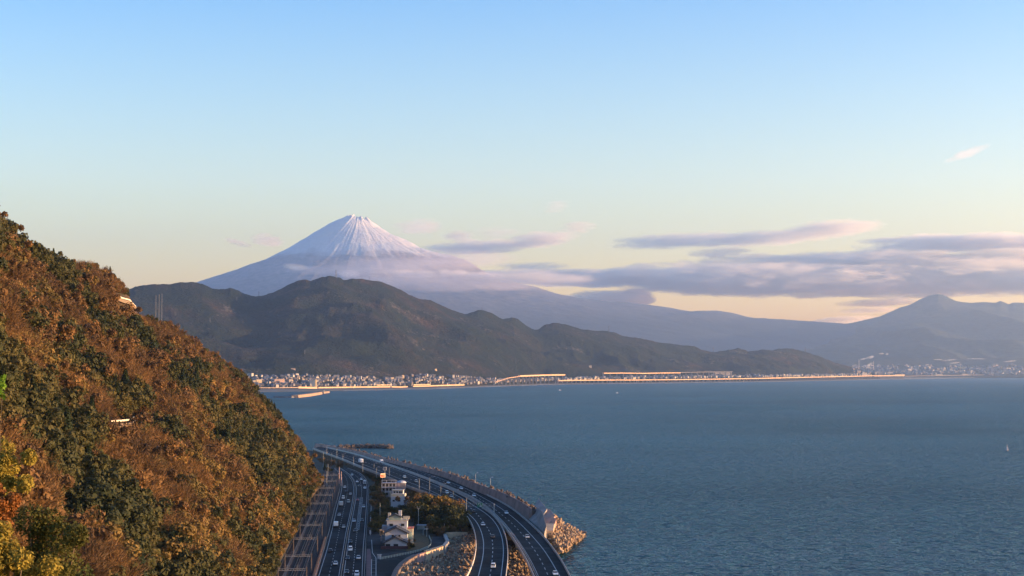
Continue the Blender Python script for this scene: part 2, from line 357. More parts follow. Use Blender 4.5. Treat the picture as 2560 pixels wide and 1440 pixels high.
# ============================================================ CLOUDS (real volumes of mist)
def cloud_mat(name, dens, col, sc, thr=.42, stretch=(1, 1, 4.6)):
    m = bpy.data.materials.new(name); m.use_nodes = True; n = m.node_tree; n.nodes.clear()
    out = N(n, 'ShaderNodeOutputMaterial'); v = N(n, 'ShaderNodeVolumePrincipled'); n.links.new(v.outputs[0], out.inputs['Volume'])
    tc = N(n, 'ShaderNodeTexCoord'); ln = N(n, 'ShaderNodeVectorMath', operation='LENGTH'); n.links.new(tc.outputs['Object'], ln.inputs[0])
    geo = N(n, 'ShaderNodeNewGeometry'); mp = N(n, 'ShaderNodeMapping'); mp.inputs['Scale'].default_value = stretch; n.links.new(geo.outputs['Position'], mp.inputs[0])
    ns = noise_node(n, 1 / sc, 7, .72, mp.outputs[0])
    # density = noise - threshold - falloff towards the rim
    r2 = N(n, 'ShaderNodeMath', operation='POWER'); n.links.new(ln.outputs['Value'], r2.inputs[0]); r2.inputs[1].default_value = 2.4
    f = N(n, 'ShaderNodeMath', operation='MULTIPLY_ADD'); n.links.new(r2.outputs[0], f.inputs[0]); f.inputs[1].default_value = -.30; n.links.new(ns.outputs[0], f.inputs[2])
    g = N(n, 'ShaderNodeMapRange'); n.links.new(f.outputs[0], g.inputs[0]); g.inputs[1].default_value = thr - .14; g.inputs[2].default_value = thr + .16; g.inputs[3].default_value = 0; g.inputs[4].default_value = dens
    n.links.new(g.outputs[0], v.inputs['Density']); v.inputs['Color'].default_value = col + (1,); v.inputs['Anisotropy'].default_value = .35
    try: m.cycles.volume_step_rate = .5
    except Exception: pass
    return m
CM_far = cloud_mat('cloud_far', 3.2e-3, (1.0, .98, .86), 1150.0)
CM_thin = cloud_mat('cloud_thin', 1.6e-3, (1.0, .97, .84), 760.0)
CM_veil = cloud_mat('cloud_veil', 5.0e-4, (1.0, .95, .95), 1500.0, .40)
CM_puff = cloud_mat('cloud_puff', 2.5e-3, (1.0, .96, .94), 420.0, .38, (1, 1, 1.3))
bmc = bmesh.new(); bmesh.ops.create_icosphere(bmc, subdivisions=3, radius=1)
cloud_me = {}
for mm in (CM_far, CM_thin, CM_veil, CM_puff):
    q = bpy.data.meshes.new('cloud'); bmc.to_mesh(q); q.materials.append(mm); cloud_me[mm] = q
bmc.free()
def cloud(px, py, hw, hh, Y, dy, mm, label, group=None, tilt=0.0):
    o = link('cloud', cloud_me[mm]); c = atY(px, py, Y); k = Y / FPX
    o.location = c; o.scale = (hw * k * 1.12, dy, hh * k * 1.25); o.rotation_euler = (0, R(-tilt), 0)
    props(o, label, 'cloud', group or 'clouds over the bay'); return o
YC = 53000.0
CL = [
 (1480,697,360,15,CM_far,'long low tail of the grey cloud bank, reaching left to the volcano',-1),
 (1900,700,430,38,CM_far,'left body of the big grey-lilac cloud bank above the bay',-1),
 (2320,692,430,46,CM_far,'middle of the big cloud bank, with cream and pink gaps in it',0),
 (2720,700,330,34,CM_far,'right end of the big cloud bank above the far mountain range',0),
 (2160,652,300,20,CM_far,'upper shelf of the big cloud bank, tinged pink',1),
 (2560,640,190,16,CM_thin,'pink ragged cloud over the right end of the big bank',0),
 (2400,608,250,16,CM_far,'flat grey cloud bar above the big bank at the right',0),
 (2680,604,200,16,CM_far,'right continuation of the flat grey cloud bar',0),
 (2080,573,120,15,CM_thin,'short salmon-pink cloud, highest of the long streaks',1),
 (1900,597,190,12,CM_thin,'mauve streak of cloud under the salmon-pink one',2),
 (1700,603,190,11,CM_thin,'long thin grey streak left of the mauve one',2),
 (1850,648,110,7,CM_thin,'small dark sliver on top of the grey cloud bank',1),
 (1800,632,90,5,CM_thin,'thin sliver of cloud above the dark sliver',0),
 (1350,600,95,13,CM_thin,'pinkish cloud streak right of the volcano',5),
 (1190,619,150,11,CM_thin,'mauve streak touching the right shoulder of the volcano',3),
 (1240,584,70,4,CM_veil,'thin upper wisp right of the volcano summit',2),
 (1150,592,45,5,CM_thin,'small wisp close to the volcano right of its summit',2),
 (1390,517,34,4,CM_veil,'tiny high pinkish cloud in the clear sky',3),
 (1445,568,48,3.5,CM_thin,'faint thin wisp in mid sky',0),
 (2415,385,26,7,CM_veil,'tiny lone pink cloud high at the right',1),
 (670,601,38,7,CM_thin,'small grey cloud left of the volcano',8),
 (595,607,26,3,CM_thin,'faintest wisp far left of the volcano',0),
 (1045,568,66,10,CM_veil,'faint smoky wisp just right of the summit',6),
 (1510,744,110,15,CM_far,'low dark cumulus behind the long right slope of the volcano',0),
 (1590,746,48,22,CM_far,'round dome of cumulus behind the long right slope',0),
 (2200,757,110,7,CM_thin,'thin mauve streak below the big bank left of the far peak',0),
 (2180,776,80,5,CM_thin,'lowest thin streak left of the far peak',0),
 (2110,800,90,9,CM_thin,'low mist lying in the saddle left of the far peak',3),
 (1330,667,90,4,CM_thin,'hairline wisp over the tail of the cloud bank',0),
]
for px, py, hw, hh, mm, lab, tl in CL: cloud(px, py, hw, hh, YC + 900 * random.uniform(-1, 1), 2600 + hw * 4, mm, lab, tilt=tl)
YF = 29500.0
CF = [
 (1150,647,150,20,CM_veil,'thin veil of cloud draped over the right shoulder of the volcano',1),
 (1010,664,190,18,CM_veil,'thin mist across the middle slope of the volcano',0),
 (1140,702,330,22,CM_veil,'lilac blanket of mist along the foot of the snow',0),
 (850,676,130,10,CM_veil,'faint mist on the lower left of the snow slope',0),
 (740,668,30,6,CM_thin,'small pale flat cloud on the left flank of the volcano',0),
 (872,684,30,9,CM_puff,'cream puff of cloud behind the transmission tower on the ridge',0),
 (1008,684,26,8,CM_puff,'pink puff of cloud left in the row before the volcano',0),
 (1062,687,40,7,CM_puff,'pink puff second in the row before the volcano',0),
 (1112,683,20,8,CM_puff,'small round puff in the row before the volcano',0),
 (1150,687,30,10,CM_puff,'cream puff at the right end of the row before the volcano',0),
 (1205,690,60,6,CM_puff,'flat pale cloud under the sunlit lower shoulder',0),
 (1330,696,170,9,CM_thin,'grey streak leading from the volcano foot to the big cloud bank',0),
]
for px, py, hw, hh, mm, lab, tl in CF: cloud(px, py, hw, hh, YF, 700 + hw * 5, mm, lab, 'clouds in front of the volcano', tl)
# ============================================================ THE STEEP HILLSIDE, LEFT
SIL = [(-500,300),(-200,440),(-60,515),(0,552),(20,580),(60,606),(100,632),(150,650),(180,668),(240,670),(300,698),(318,730),(345,786),(400,812),(430,820),(480,850),(520,880),(560,910),(620,944),(650,988),(690,1020),(720,1062),(750,1105),(780,1152),(800,1186),(812,1197)]
FOOT = [(-500,2900),(0,2500),(300,2100),(500,1800),(600,1640),(683,1440),(700,1405),(722,1362),(741,1325),(761,1285),(780,1245),(800,1215),(812,1199)]
_A, _B = at(761, 1285, 6), at(683, 1440, 6)
_fd = (_A - _B).normalized(); _side = Vector((-_fd.y, _fd.x, 0))           # towards the hill
_side = _side if _side.x < 0 else -_side
_up = (_side * math.cos(R(46)) + Vector((0, 0, math.sin(R(46))))).normalized()
_nrm = _fd.cross(_up); _nrm.normalize()
def hill_depth(px, py, sil):
    d = ray(px, py); den = _nrm.dot(d)
    t = _nrm.dot(_A - Vector((0, 0, CAMZ))) / den if abs(den) > 1e-9 else 1e9
    ip = 1 / (t * d.y) if t > 0 else 1e-6                                    # plane of the slope
    Ds = np.interp(px, [-500, -200, 0, 325, 500, 625, 700, 812], [380, 560, 790, 1080, 1180, 1235, 1290, 1285])
    k = (py - sil)
    ic = 1 / (Ds * (1 - .30 * min(1, k / 420)))                            # face of the spur behind it
    v = (max(ip, 1e-6) ** 7 + ic ** 7) ** (1 / 7)
    return 1 / v
def hill_mesh():
    P = np.concatenate([np.arange(-500, 0, 14.0), np.arange(0, 812.1, 5.0)]); nr = 120
    T = np.linspace(0, 1, nr) ** 1.15
    sil = np.interp(P, [p[0] for p in SIL], [p[1] for p in SIL]); foot = np.interp(P, [p[0] for p in FOOT], [p[1] for p in FOOT])
    foot = np.minimum(foot, 1760.0 + 0 * P)
    V = []
    back = []
    for i, t in enumerate(T):
        for j, p in enumerate(P):
            py = sil[j] + (foot[j] - sil[j]) * t
            D = hill_depth(p, py, sil[j])
            edge = min(1, t * 8) * min(1, (1 - t) * 6 + (0 if foot[j] < 1700 else 1)) * min(1, max(0, (812 - p)) / 60)
            u = (p + .55 * py) / 150; w = (py - .55 * p) / 420
            D *= 1 + edge * (.085 * float(ridged(u, w, 3, 60)) + .018 * float(fbm(p / 40, py / 40, 3, 61)))
            q = atY(p, py, D)
            if q.z < 5.2: q.z = 5.2
            V.append(q)
    n = len(P)
    for kx, (fy, dz) in enumerate(((1.03, 10), (1.10, 50), (1.3, 400))):
        for j, p in enumerate(P):
            q = V[j]; V.append(Vector((q.x * fy - 20 * kx, q.y * fy, max(4.6, q.z - dz))))
    F = grid_faces(nr, n)
    top = np.arange(n); extra = []
    rows = [0] + [nr + k for k in range(3)]
    for a, b_ in zip(rows[:-1], rows[1:]):
        for j in range(n - 1): extra.append((a * n + j + 1, a * n + j, b_ * n + j, b_ * n + j + 1))
    return mesh_np('hillside', [tuple(v) for v in V], np.vstack([F[:, ::-1], np.array(extra)[:, ::-1]]), True)
def undergrowth():
    m, n, b = new_mat('undergrowth')
    geo = N(n, 'ShaderNodeNewGeometry'); a = noise_node(n, 1 / 26.0, 6, .7, geo.outputs['Position']); f = noise_node(n, 1 / 1.6, 4, .7, geo.outputs['Position'])
    r = ramp(n, a.outputs[0], [(.3, (.020, .024, .010)), (.5, (.06, .038, .016)), (.7, (.11, .060, .025))])
    mx = N(n, 'ShaderNodeMix', data_type='RGBA', blend_type='MULTIPLY'); mx.inputs[0].default_value = 1
    r2 = ramp(n, f.outputs[0], [(.3, (.4, .4, .4)), (.7, (1.3, 1.3, 1.3))])
    n.links.new(r.outputs[0], mx.inputs[6]); n.links.new(r2.outputs[0], mx.inputs[7]); n.links.new(mx.outputs[2], b.inputs['Base Color'])
    b.inputs['Roughness'].default_value = 1
    bn = N(n, 'ShaderNodeBump'); bn.inputs['Strength'].default_value = 1; bn.inputs['Distance'].default_value = 1.2
    n.links.new(f.outputs[0], bn.inputs['Height']); n.links.new(bn.outputs[0], b.inputs['Normal'])
    return m
M_under = undergrowth()
hill_me = hill_mesh(); hillside = link('hillside', hill_me, M_under); props(hillside, kind='structure')
from mathutils.bvhtree import BVHTree
def bvh_of(*obs):
    V = []; F = []
    for o in obs:
        b0 = len(V); V += [o.matrix_world @ v.co for v in o.data.vertices]; F += [[b0 + i for i in p.vertices] for p in o.data.polygons]
    return BVHTree.FromPolygons(V, F)
BV_hill = bvh_of(hillside)
def hit_hill(px, py):
    h = BV_hill.ray_cast(Vector((0, 0, CAMZ)), ray(px, py).normalized()); return h[0], h[1]

# ---- foliage materials: leaf colour varies from tree to tree and over the slope
def leaf_mat(name, stops, transl=.25):
    m, n, b = new_mat(name)
    oi = N(n, 'ShaderNodeObjectInfo'); geo = N(n, 'ShaderNodeNewGeometry')
    a = noise_node(n, 1 / 45.0, 3, .5, oi.outputs['Location'])
    ad = N(n, 'ShaderNodeMath', operation='MULTIPLY_ADD'); n.links.new(oi.outputs['Random'], ad.inputs[0]); ad.inputs[1].default_value = .34
    sb = N(n, 'ShaderNodeMath', operation='MULTIPLY_ADD'); n.links.new(a.outputs[0], sb.inputs[0]); sb.inputs[1].default_value = 1.5; sb.inputs[2].default_value = -.42
    n.links.new(sb.outputs[0], ad.inputs[2])
    r = ramp(n, ad.outputs[0], stops)
    f = noise_node(n, 1 / 1.1, 3, .6, geo.outputs['Position'])
    r2 = ramp(n, f.outputs[0], [(.30, (.76, .76, .76)), (.70, (1.26, 1.26, 1.26))])
    mx = N(n, 'ShaderNodeMix', data_type='RGBA', blend_type='MULTIPLY'); mx.inputs[0].default_value = 1
    n.links.new(r.outputs[0], mx.inputs[6]); n.links.new(r2.outputs[0], mx.inputs[7]); n.links.new(mx.outputs[2], b.inputs['Base Color'])
    b.inputs['Roughness'].default_value = .75; b.inputs['Specular IOR Level'].default_value = .15
    tr = N(n, 'ShaderNodeBsdfTranslucent'); n.links.new(mx.outputs[2], tr.inputs[0]); ms = N(n, 'ShaderNodeMixShader'); ms.inputs[0].default_value = transl
    out = [x for x in n.nodes if x.type == 'OUTPUT_MATERIAL'][0]
    n.links.new(b.outputs[0], ms.inputs[1]); n.links.new(tr.outputs[0], ms.inputs[2]); n.links.new(ms.outputs[0], out.inputs[0])
    return m
LM_ever = leaf_mat('leaves_evergreen', [(.15, (.024, .034, .016)), (.5, (.052, .054, .020)), (.85, (.090, .076, .026))])
LM_brown = leaf_mat('leaves_autumn_brown', [(.15, (.062, .043, .027)), (.5, (.130, .078, .034)), (.85, (.19, .108, .040))])
LM_gold = leaf_mat('leaves_golden', [(.15, (.08, .066, .024)), (.5, (.15, .105, .032)), (.85, (.20, .125, .036))])
LM_dark = leaf_mat('leaves_dark_conifer', [(.15, (.012, .022, .012)), (.6, (.022, .034, .014)), (.9, (.04, .045, .016))], .1)
M_bark = mat('bark', (.11, .085, .06), .95, .3, 3.0, bump=.4)
def leafcloud(kind, seed, n, size):
    "crown made of many leaf clumps; unit: metres, crown about 7 m across, base at z=0"
    g = np.random.default_rng(seed)
    if kind == 'conifer':
        h = g.random(n) ** .8; ang = g.random(n) * 6.283; rad = (1 - h) * 2.2 * (.55 + .45 * g.random(n)) + .15
        C = np.stack([rad * np.cos(ang), rad * np.sin(ang), 1.2 + h * 8.0 - rad * .25], 1)
        Nn = np.stack([np.cos(ang), np.sin(ang), .7 + 0 * ang], 1)
    elif kind == 'twig':
        L = 26; d = g.normal(size=(L, 3)); d[:, 2] = np.abs(d[:, 2]) * .9 + .35; d /= np.linalg.norm(d, axis=1)[:, None]
        idx = g.integers(0, L, n); s = g.random(n) ** .55
        C = np.array([0, 0, 1.6]) + d[idx] * (s * 4.6)[:, None] * (.75 + .25 * np.sin(idx * 7.1))[:, None] + g.normal(size=(n, 3)) * .42 * (.3 + s)[:, None]
        Nn = None; D = d[idx] + g.normal(size=(n, 3)) * .35
    else:
        L = 9 if kind == 'round' else 7
        lc = g.normal(size=(L, 3)) * np.array([1.75, 1.75, 1.0]); lc[:, 2] += 3.8; lr = .95 + g.random(L) * .95
        if kind == 'tall': lc = g.normal(size=(L, 3)) * np.array([.9, .9, 2.0]); lc[:, 2] += 4.8; lr = .8 + g.random(L) * .7
        idx = g.integers(0, L, n); d = g.normal(size=(n, 3)); d[:, 2] = d[:, 2] * .85 + .25; d /= np.linalg.norm(d, axis=1)[:, None]
        C = lc[idx] + d * (lr[idx] * (.72 + .38 * g.random(n)))[:, None]; Nn = d
    if kind == 'twig':                           # thin slivers that point outwards and up
        D /= np.linalg.norm(D, axis=1)[:, None]; S_ = np.cross(D, g.normal(size=(n, 3))); S_ /= np.linalg.norm(S_, axis=1)[:, None]
        ln = size * 2.4 * (.6 + .8 * g.random(n)); wd = size * .16
        a = C - S_ * wd; b = C + S_ * wd; c = C + D * ln[:, None]
        V = np.stack([a, b, c], 1).reshape(-1, 3); F = np.arange(n * 3).reshape(-1, 3)
        return V, F
    Nn = Nn + g.normal(size=(n, 3)) * .55; Nn /= np.linalg.norm(Nn, axis=1)[:, None]
    U = np.cross(Nn, g.normal(size=(n, 3))); U /= np.linalg.norm(U, axis=1)[:, None]; Wv = np.cross(Nn, U)
    s = size * (.6 + .8 * g.random(n))[:, None]
    a = C + U * s; b = C + Wv * s * .7; c = C - U * s; d_ = C - Wv * s * .7
    V = np.stack([a, b, c, d_], 1).reshape(-1, 3); F = np.arange(n * 4).reshape(-1, 4)
    return V, F
def limb_mesh(name, seed, h=2.8, conifer=False):
    bm = bmesh.new(); g = random.Random(seed)
    def tube(p, q, r0, r1, n=6):
        ax = (q - p).normalized(); u = ax.orthogonal().normalized(); w = ax.cross(u)
        A = [bm.verts.new(p + (u * math.cos(6.283 * k / n) + w * math.sin(6.283 * k / n)) * r0) for k in range(n)]
        B = [bm.verts.new(q + (u * math.cos(6.283 * k / n) + w * math.sin(6.283 * k / n)) * r1) for k in range(n)]
        for k in range(n): bm.faces.new((A[k], A[(k + 1) % n], B[(k + 1) % n], B[k]))
    tube(Vector((0, 0, -2.2)), Vector((.1, 0, 1.6)), .30, .22); tube(Vector((.1, 0, 1.6)), Vector((.1, .1, h + (4 if conifer else .4))), .22, .10)
    if not conifer:
        for k in range(6):
            a = g.random() * 6.28; tube(Vector((.1, 0, 1.3 + k * .25)), Vector((math.cos(a) * 2.2, math.sin(a) * 2.2, 3.2 + g.random() * 1.8)), .12, .03, 5)
    me = bpy.data.meshes.new(name); bm.to_mesh(me); bm.free(); me.materials.append(M_bark); return me
KINDS = [  # name, shape, seed, count, leaf size, material, label
 ('broadleaf_tree', 'round', 11, 620, .50, LM_ever, 'olive-green broadleaf tree on the steep hillside'),
 ('broadleaf_tree', 'round', 12, 560, .55, LM_ever, 'olive-green broadleaf tree on the steep hillside'),
 ('autumn_tree', 'round', 13, 600, .48, LM_brown, 'rust-brown autumn tree on the steep hillside'),
 ('bare_tree', 'twig', 14, 900, .55, LM_brown, 'almost bare reddish-brown tree with feathery twigs on the hillside'),
 ('bare_tree', 'twig', 15, 800, .62, LM_brown, 'almost bare reddish-brown tree with feathery twigs on the hillside'),
 ('golden_tree', 'round', 16, 600, .46, LM_gold, 'golden-leaved tree lit by the low sun on the hillside'),
 ('tall_tree', 'tall', 17, 520, .46, LM_ever, 'tall narrow green tree standing over its neighbours on the hillside'),
 ('conifer_tree', 'conifer', 18, 620, .42, LM_dark, 'dark conifer standing in the autumn wood on the hillside'),
]
protos = []
for i, (nm, sh, sd, cnt, sz, mt, lab) in enumerate(KINDS):
    V, F = leafcloud(sh, sd, int(cnt * 1.9), sz * .70); cm = mesh_np('crown', V, F); cm.materials.append(mt)
    protos.append((nm, cm, limb_mesh('trunk', sd, conifer=(sh == 'conifer')), lab))
# scatter: even over the ground that faces us
cand = []
g = random.Random(5)
while len(cand) < 21000:
    px = g.uniform(-120, 815); py = g.uniform(520, 1500)
    s_ = np.interp(px, [p[0] for p in SIL], [p[1] for p in SIL]); f_ = np.interp(px, [p[0] for p in FOOT], [p[1] for p in FOOT])
    if py < s_ + 5 or py > f_ - 3: continue
    D = hill_depth(px, py, s_)
    if g.random() > min(1.0, (D / 1150.0) ** 2): continue
    cand.append((px, py))
cell = {}; spots = []
CLEAR = [((250, 342), (1052, 1128)), ((262, 352), (742, 806)), ((210, 238), (720, 752)), ((555, 578), (960, 990)),  ((318, 335), (1015, 1062))]          # the road terrace with its guard rail stays open
for px, py in cand:
    if any(a[0] < px < a[1] and b_[0] < py < b_[1] for a, b_ in CLEAR): continue
    h, nr_ = hit_hill(px, py)
    if h is None or h.z < 6.2: continue
    # spacing grid in space
    kx = (int(h.x // 3.6), int(h.y // 3.6), int(h.z // 3.6))
    if kx in cell: continue
    cell[kx] = 1
    zone = (float(fbm(h.x / 60, h.y / 95, 3, 70)) + float(fbm(h.z / 38, h.y / 80, 2, 71)) * .8) * 1.25 + g.uniform(-.22, .22)
    low = max(0, min(1, (900 - h.y) / 500))
    if zone < -.22: k = g.choice([0, 1, 7])
    elif zone < .04: k = g.choice([0, 1, 6, 2])
    elif zone < .22: k = g.choice([3, 2, 0, 5, 3])
    elif zone < .48: k = g.choice([3, 4, 4, 3, 5])
    else: k = g.choice([4, 3, 3, 2])
    if px > 430 and py > 1020 and zone > -.1 and g.random() < .45: k = g.choice([5, 3, 5, 4])  # extra golden and reddish kinds put the sun's glow into the foliage
    if h.z < 30 and g.random() < .35: k = g.choice([0, 5, 6])
    spots.append((h, k, g.choice([g.uniform(.45, .9), g.uniform(.7, 1.3), g.uniform(1.2, 2.0)]) * (.85 if k == 7 else 1), g.uniform(0, 6.28), px, py))
_S = lambda q: float(np.interp(q, [p[0] for p in SIL], [p[1] for p in SIL]))
_Fo = lambda q: float(np.interp(q, [p[0] for p in FOOT], [p[1] for p in FOOT]))
spots = [(a, b, c * float(np.interp(f_ - _S(e_), [0, 60], [.66, 1])) * float(np.interp(f_ - _S(e_ + 22), [-30, 50], [.5, 1])) * float(np.interp(_Fo(e_) - f_, [5, 130], [.42, 1])), d_, e_, f_) for a, b, c, d_, e_, f_ in spots]
spots.sort(key=lambda s: s[0].y / max(.1, s[2]))
inframe = [s for s in spots if 0 < s[4] < 815 and s[5] < 1430]
NIND = 290
ind = inframe[:40] + [inframe[i] for i in np.linspace(40, len(inframe) * .75, NIND - 40).astype(int)]
sky_sp = [s for s in inframe if s[5] - np.interp(s[4], [p[0] for p in SIL], [p[1] for p in SIL]) < 9][:0]
ids = set(id(s) for s in ind)
crown_obs = [None] * len(protos)
for s in ind:
    h, k, sc, rz, px, py = s; nm, cm, tm, lab = protos[k]
    r = bpy.data.objects.new(nm, None); S.collection.objects.link(r); r.location = h; r.scale = (sc,) * 3; r.rotation_euler = (0, 0, rz)
    s0 = np.interp(px, [p[0] for p in SIL], [p[1] for p in SIL]); f0 = min(1440, np.interp(px, [p[0] for p in FOOT], [p[1] for p in FOOT])); tt = (py - s0) / (f0 - s0)
    base = lab.replace(' on the steep hillside', '').replace(' on the hillside', '').replace(' standing in the autumn wood', '').replace(' standing over its neighbours', '').replace(' lit by the low sun', '').replace('almost bare reddish-brown tree with feathery twigs', 'bare reddish tree')
    rowt = ['on the skyline', 'just under the skyline', 'on the upper slope', 'on the middle slope', 'on the lower slope', 'near the foot'][min(5, int(max(0, tt) ** .8 * 6))]
    colt = ['at the left edge', 'in the left part', 'below the sunlit crest road', 'around the white guard rail', 'under the three masts', 'right of the three masts', 'toward the headland', 'on the headland', 'above the railway'][min(8, int(px / 90))]
    lab = ('big ' if sc > 1.1 else 'small ' if sc < .7 else '') + base + ' ' + rowt + ', ' + colt
    props(r, lab, 'tree', 'trees of the hillside wood')
    c = link('crown', cm, parent=r); link('trunk', tm, parent=r)
    if crown_obs[k] is None: crown_obs[k] = c
rest = [s for s in spots if id(s) not in ids]
print('TREES', len(spots), 'individual', len(ind), 'rest', len(rest))
def scatter_object(name, pts, obs, label=None):
    "one object whose points carry copies of the given meshes (geometry nodes)"
    me = bpy.data.meshes.new(name); me.vertices.add(len(pts))
    me.vertices.foreach_set('co', np.array([tuple(p[0]) for p in pts], dtype=np.float32).ravel())
    for nm, ty, vals in (('knd', 'INT', [p[1] for p in pts]), ('siz', 'FLOAT', [p[2] for p in pts]), ('rz', 'FLOAT', [p[3] for p in pts])):
        a = me.attributes.new(nm, ty, 'POINT'); a.data.foreach_set('value', np.array(vals, dtype=np.int32 if ty == 'INT' else np.float32))
    tilt = me.attributes.new('tilt', 'FLOAT_VECTOR', 'POINT')
    tv = np.array([(p[4][0], p[4][1], p[3]) if len(p) > 4 and isinstance(p[4], tuple) else (0, 0, p[3]) for p in pts], dtype=np.float32); tilt.data.foreach_set('vector', tv.ravel())
    o = bpy.data.objects.new(name, me); S.collection.objects.link(o)
    ng = bpy.data.node_groups.new(name + '_scatter', 'GeometryNodeTree')
    ng.interface.new_socket('Geometry', in_out='INPUT', socket_type='NodeSocketGeometry'); ng.interface.new_socket('Geometry', in_out='OUTPUT', socket_type='NodeSocketGeometry')
    gi = ng.nodes.new('NodeGroupInput'); go = ng.nodes.new('NodeGroupOutput'); jn = ng.nodes.new('GeometryNodeJoinGeometry')
    def attr(nm, ty):
        q = ng.nodes.new('GeometryNodeInputNamedAttribute'); q.data_type = ty; q.inputs['Name'].default_value = nm; return q.outputs['Attribute']
    ak, asz, at_ = attr('knd', 'INT'), attr('siz', 'FLOAT'), attr('tilt', 'FLOAT_VECTOR')
    for k, ob in enumerate(obs):
        if ob is None: continue
        cmp_ = ng.nodes.new('FunctionNodeCompare'); cmp_.data_type = 'INT'; cmp_.operation = 'EQUAL'
        ia = [s for s in cmp_.inputs if s.type == 'INT']; ng.links.new(ak, ia[0]); ia[1].default_value = k
        io = ng.nodes.new('GeometryNodeObjectInfo'); io.transform_space = 'ORIGINAL'; io.inputs['Object'].default_value = ob
        ip = ng.nodes.new('GeometryNodeInstanceOnPoints'); ng.links.new(gi.outputs[0], ip.inputs['Points']); ng.links.new(cmp_.outputs[0], ip.inputs['Selection'])
        ng.links.new(io.outputs['Geometry'], ip.inputs['Instance']); ng.links.new(at_, ip.inputs['Rotation']); ng.links.new(asz, ip.inputs['Scale'])
        ng.links.new(ip.outputs[0], jn.inputs[0])
    ng.links.new(jn.outputs[0], go.inputs[0])
    md = o.modifiers.new('scatter', 'NODES'); md.node_group = ng
    props(o, kind='stuff'); return o
scatter_object('hillside_wood', [s[:4] for s in rest], crown_obs)
# ============================================================ SHORE STRIP: GROUND, ROADS, RAILWAY
ZG, ZR, ZX = 5.3, 6.0, 10.3                    # yard level, national road level, expressway deck level
def line(pts): a = sorted(pts, key=lambda p: p[1]); return [p[0] for p in a], [p[1] for p in a]
def smooth_line(pts, z, n=160, y0=None, y1=None):
    "photo polyline -> smooth world polyline on level z, sampled by photo row"
    X, Y = line(pts); y0 = Y[0] if y0 is None else y0; y1 = Y[-1] if y1 is None else y1
    w = np.array([tuple(at(x, y, z)) for x, y in zip(X, Y)])
    inv = 1 / (np.array(Y) - HORIZ)                       # ~ distance: even spacing in space
    q = np.linspace(1 / (y0 - HORIZ), 1 / (y1 - HORIZ), n); o = np.argsort(inv)
    xs = np.interp(q, inv[o], w[o, 0]); ys = np.interp(q, inv[o], w[o, 1])
    k = np.array([1, 4, 7, 9, 10, 9, 7, 4, 1.]); k /= k.sum(); p = len(k) // 2
    for _ in range(3):
        e = np.concatenate([2 * xs[0] - xs[p:0:-1], xs, 2 * xs[-1] - xs[-2:-p - 2:-1]]); xs = np.convolve(e, k, 'valid')
        e = np.concatenate([2 * ys[0] - ys[p:0:-1], ys, 2 * ys[-1] - ys[-2:-p - 2:-1]]); ys = np.convolve(e, k, 'valid')
    return np.stack([xs, ys, np.full(n, z)], 1)
def strip_mesh(A, B, name, z=None):
    V = []
    for a, b in zip(A, B): V += [tuple(a), tuple(b)]
    me = bpy.data.meshes.new(name); me.from_pydata(V, [], [(2 * i, 2 * i + 1, 2 * i + 3, 2 * i + 2) for i in range(len(A) - 1)])
    me.update()
    if me.polygons[0].normal.z < 0: me.flip_normals()
    return me
def normals2(P):
    T = np.gradient(np.asarray(P)[:, :2], axis=0); T /= np.linalg.norm(T, axis=1)[:, None] + 1e-9
    return np.stack([-T[:, 1], T[:, 0]], 1)
def offset(P, d):
    n = normals2(P); Q = np.array(P, float).copy(); Q[:, :2] += n * np.asarray(d).reshape(-1, 1) if np.ndim(d) else n * d; return Q
def sweep(P, prof, name, closed=True):
    "sweep a cross-section [(side, up)...] along polyline P"
    P = np.asarray(P, float); n = normals2(P); k = len(prof); V = []
    for p, nn in zip(P, n):
        for s, u in prof: V.append((p[0] + nn[0] * s, p[1] + nn[1] * s, p[2] + u))
    F = []
    for i in range(len(P) - 1):
        for j in range(k if closed else k - 1):
            a = i * k + j; b = i * k + (j + 1) % k; F.append((a, b, b + k, a + k))
    if closed: F.append(tuple(range(k))[::-1]); F.append(tuple((len(P) - 1) * k + j for j in range(k)))
    me = bpy.data.meshes.new(name); me.from_pydata(V, [], F); me.update()
    bm = bmesh.new(); bm.from_mesh(me); bmesh.ops.recalc_face_normals(bm, faces=bm.faces); bm.to_mesh(me); bm.free()
    return me
def length_of(P): return np.concatenate([[0], np.cumsum(np.linalg.norm(np.diff(np.asarray(P)[:, :2], axis=0), axis=1))])
def at_len(P, s):
    L = length_of(P); P = np.asarray(P); p = np.array([np.interp(s, L, P[:, k]) for k in range(3)])
    q = np.array([np.interp(min(s + 2, L[-1]), L, P[:, k]) for k in range(3)]) - np.array([np.interp(max(s - 2, 0), L, P[:, k]) for k in range(3)])
    return Vector(p), math.atan2(q[1], q[0])
def asphalt(name, col=(.045, .05, .056)):
    m, n, b = new_mat(name); geo = N(n, 'ShaderNodeNewGeometry')
    a = noise_node(n, 1 / 7.0, 5, .65, geo.outputs['Position']); c = noise_node(n, 1 / 60.0, 3, .5, geo.outputs['Position'])
    ad = N(n, 'ShaderNodeMath', operation='ADD'); n.links.new(a.outputs[0], ad.inputs[0]); n.links.new(c.outputs[0], ad.inputs[1])
    r = ramp(n, ad.outputs[0], [(.7 / 2 + .1, [x * .55 for x in col]), (.62, [x * 1.6 for x in col])]); ml = N(n, 'ShaderNodeMath', operation='MULTIPLY'); n.links.new(ad.outputs[0], ml.inputs[0]); ml.inputs[1].default_value = .5; n.links.new(ml.outputs[0], r.inputs[0])
    n.links.new(r.outputs[0], b.inputs['Base Color']); b.inputs['Roughness'].default_value = .92; b.inputs['Specular IOR Level'].default_value = .08
    return m
M_asph = asphalt('asphalt', (.016, .020, .025)); M_asph2 = asphalt('yard_asphalt', (.030, .035, .040))
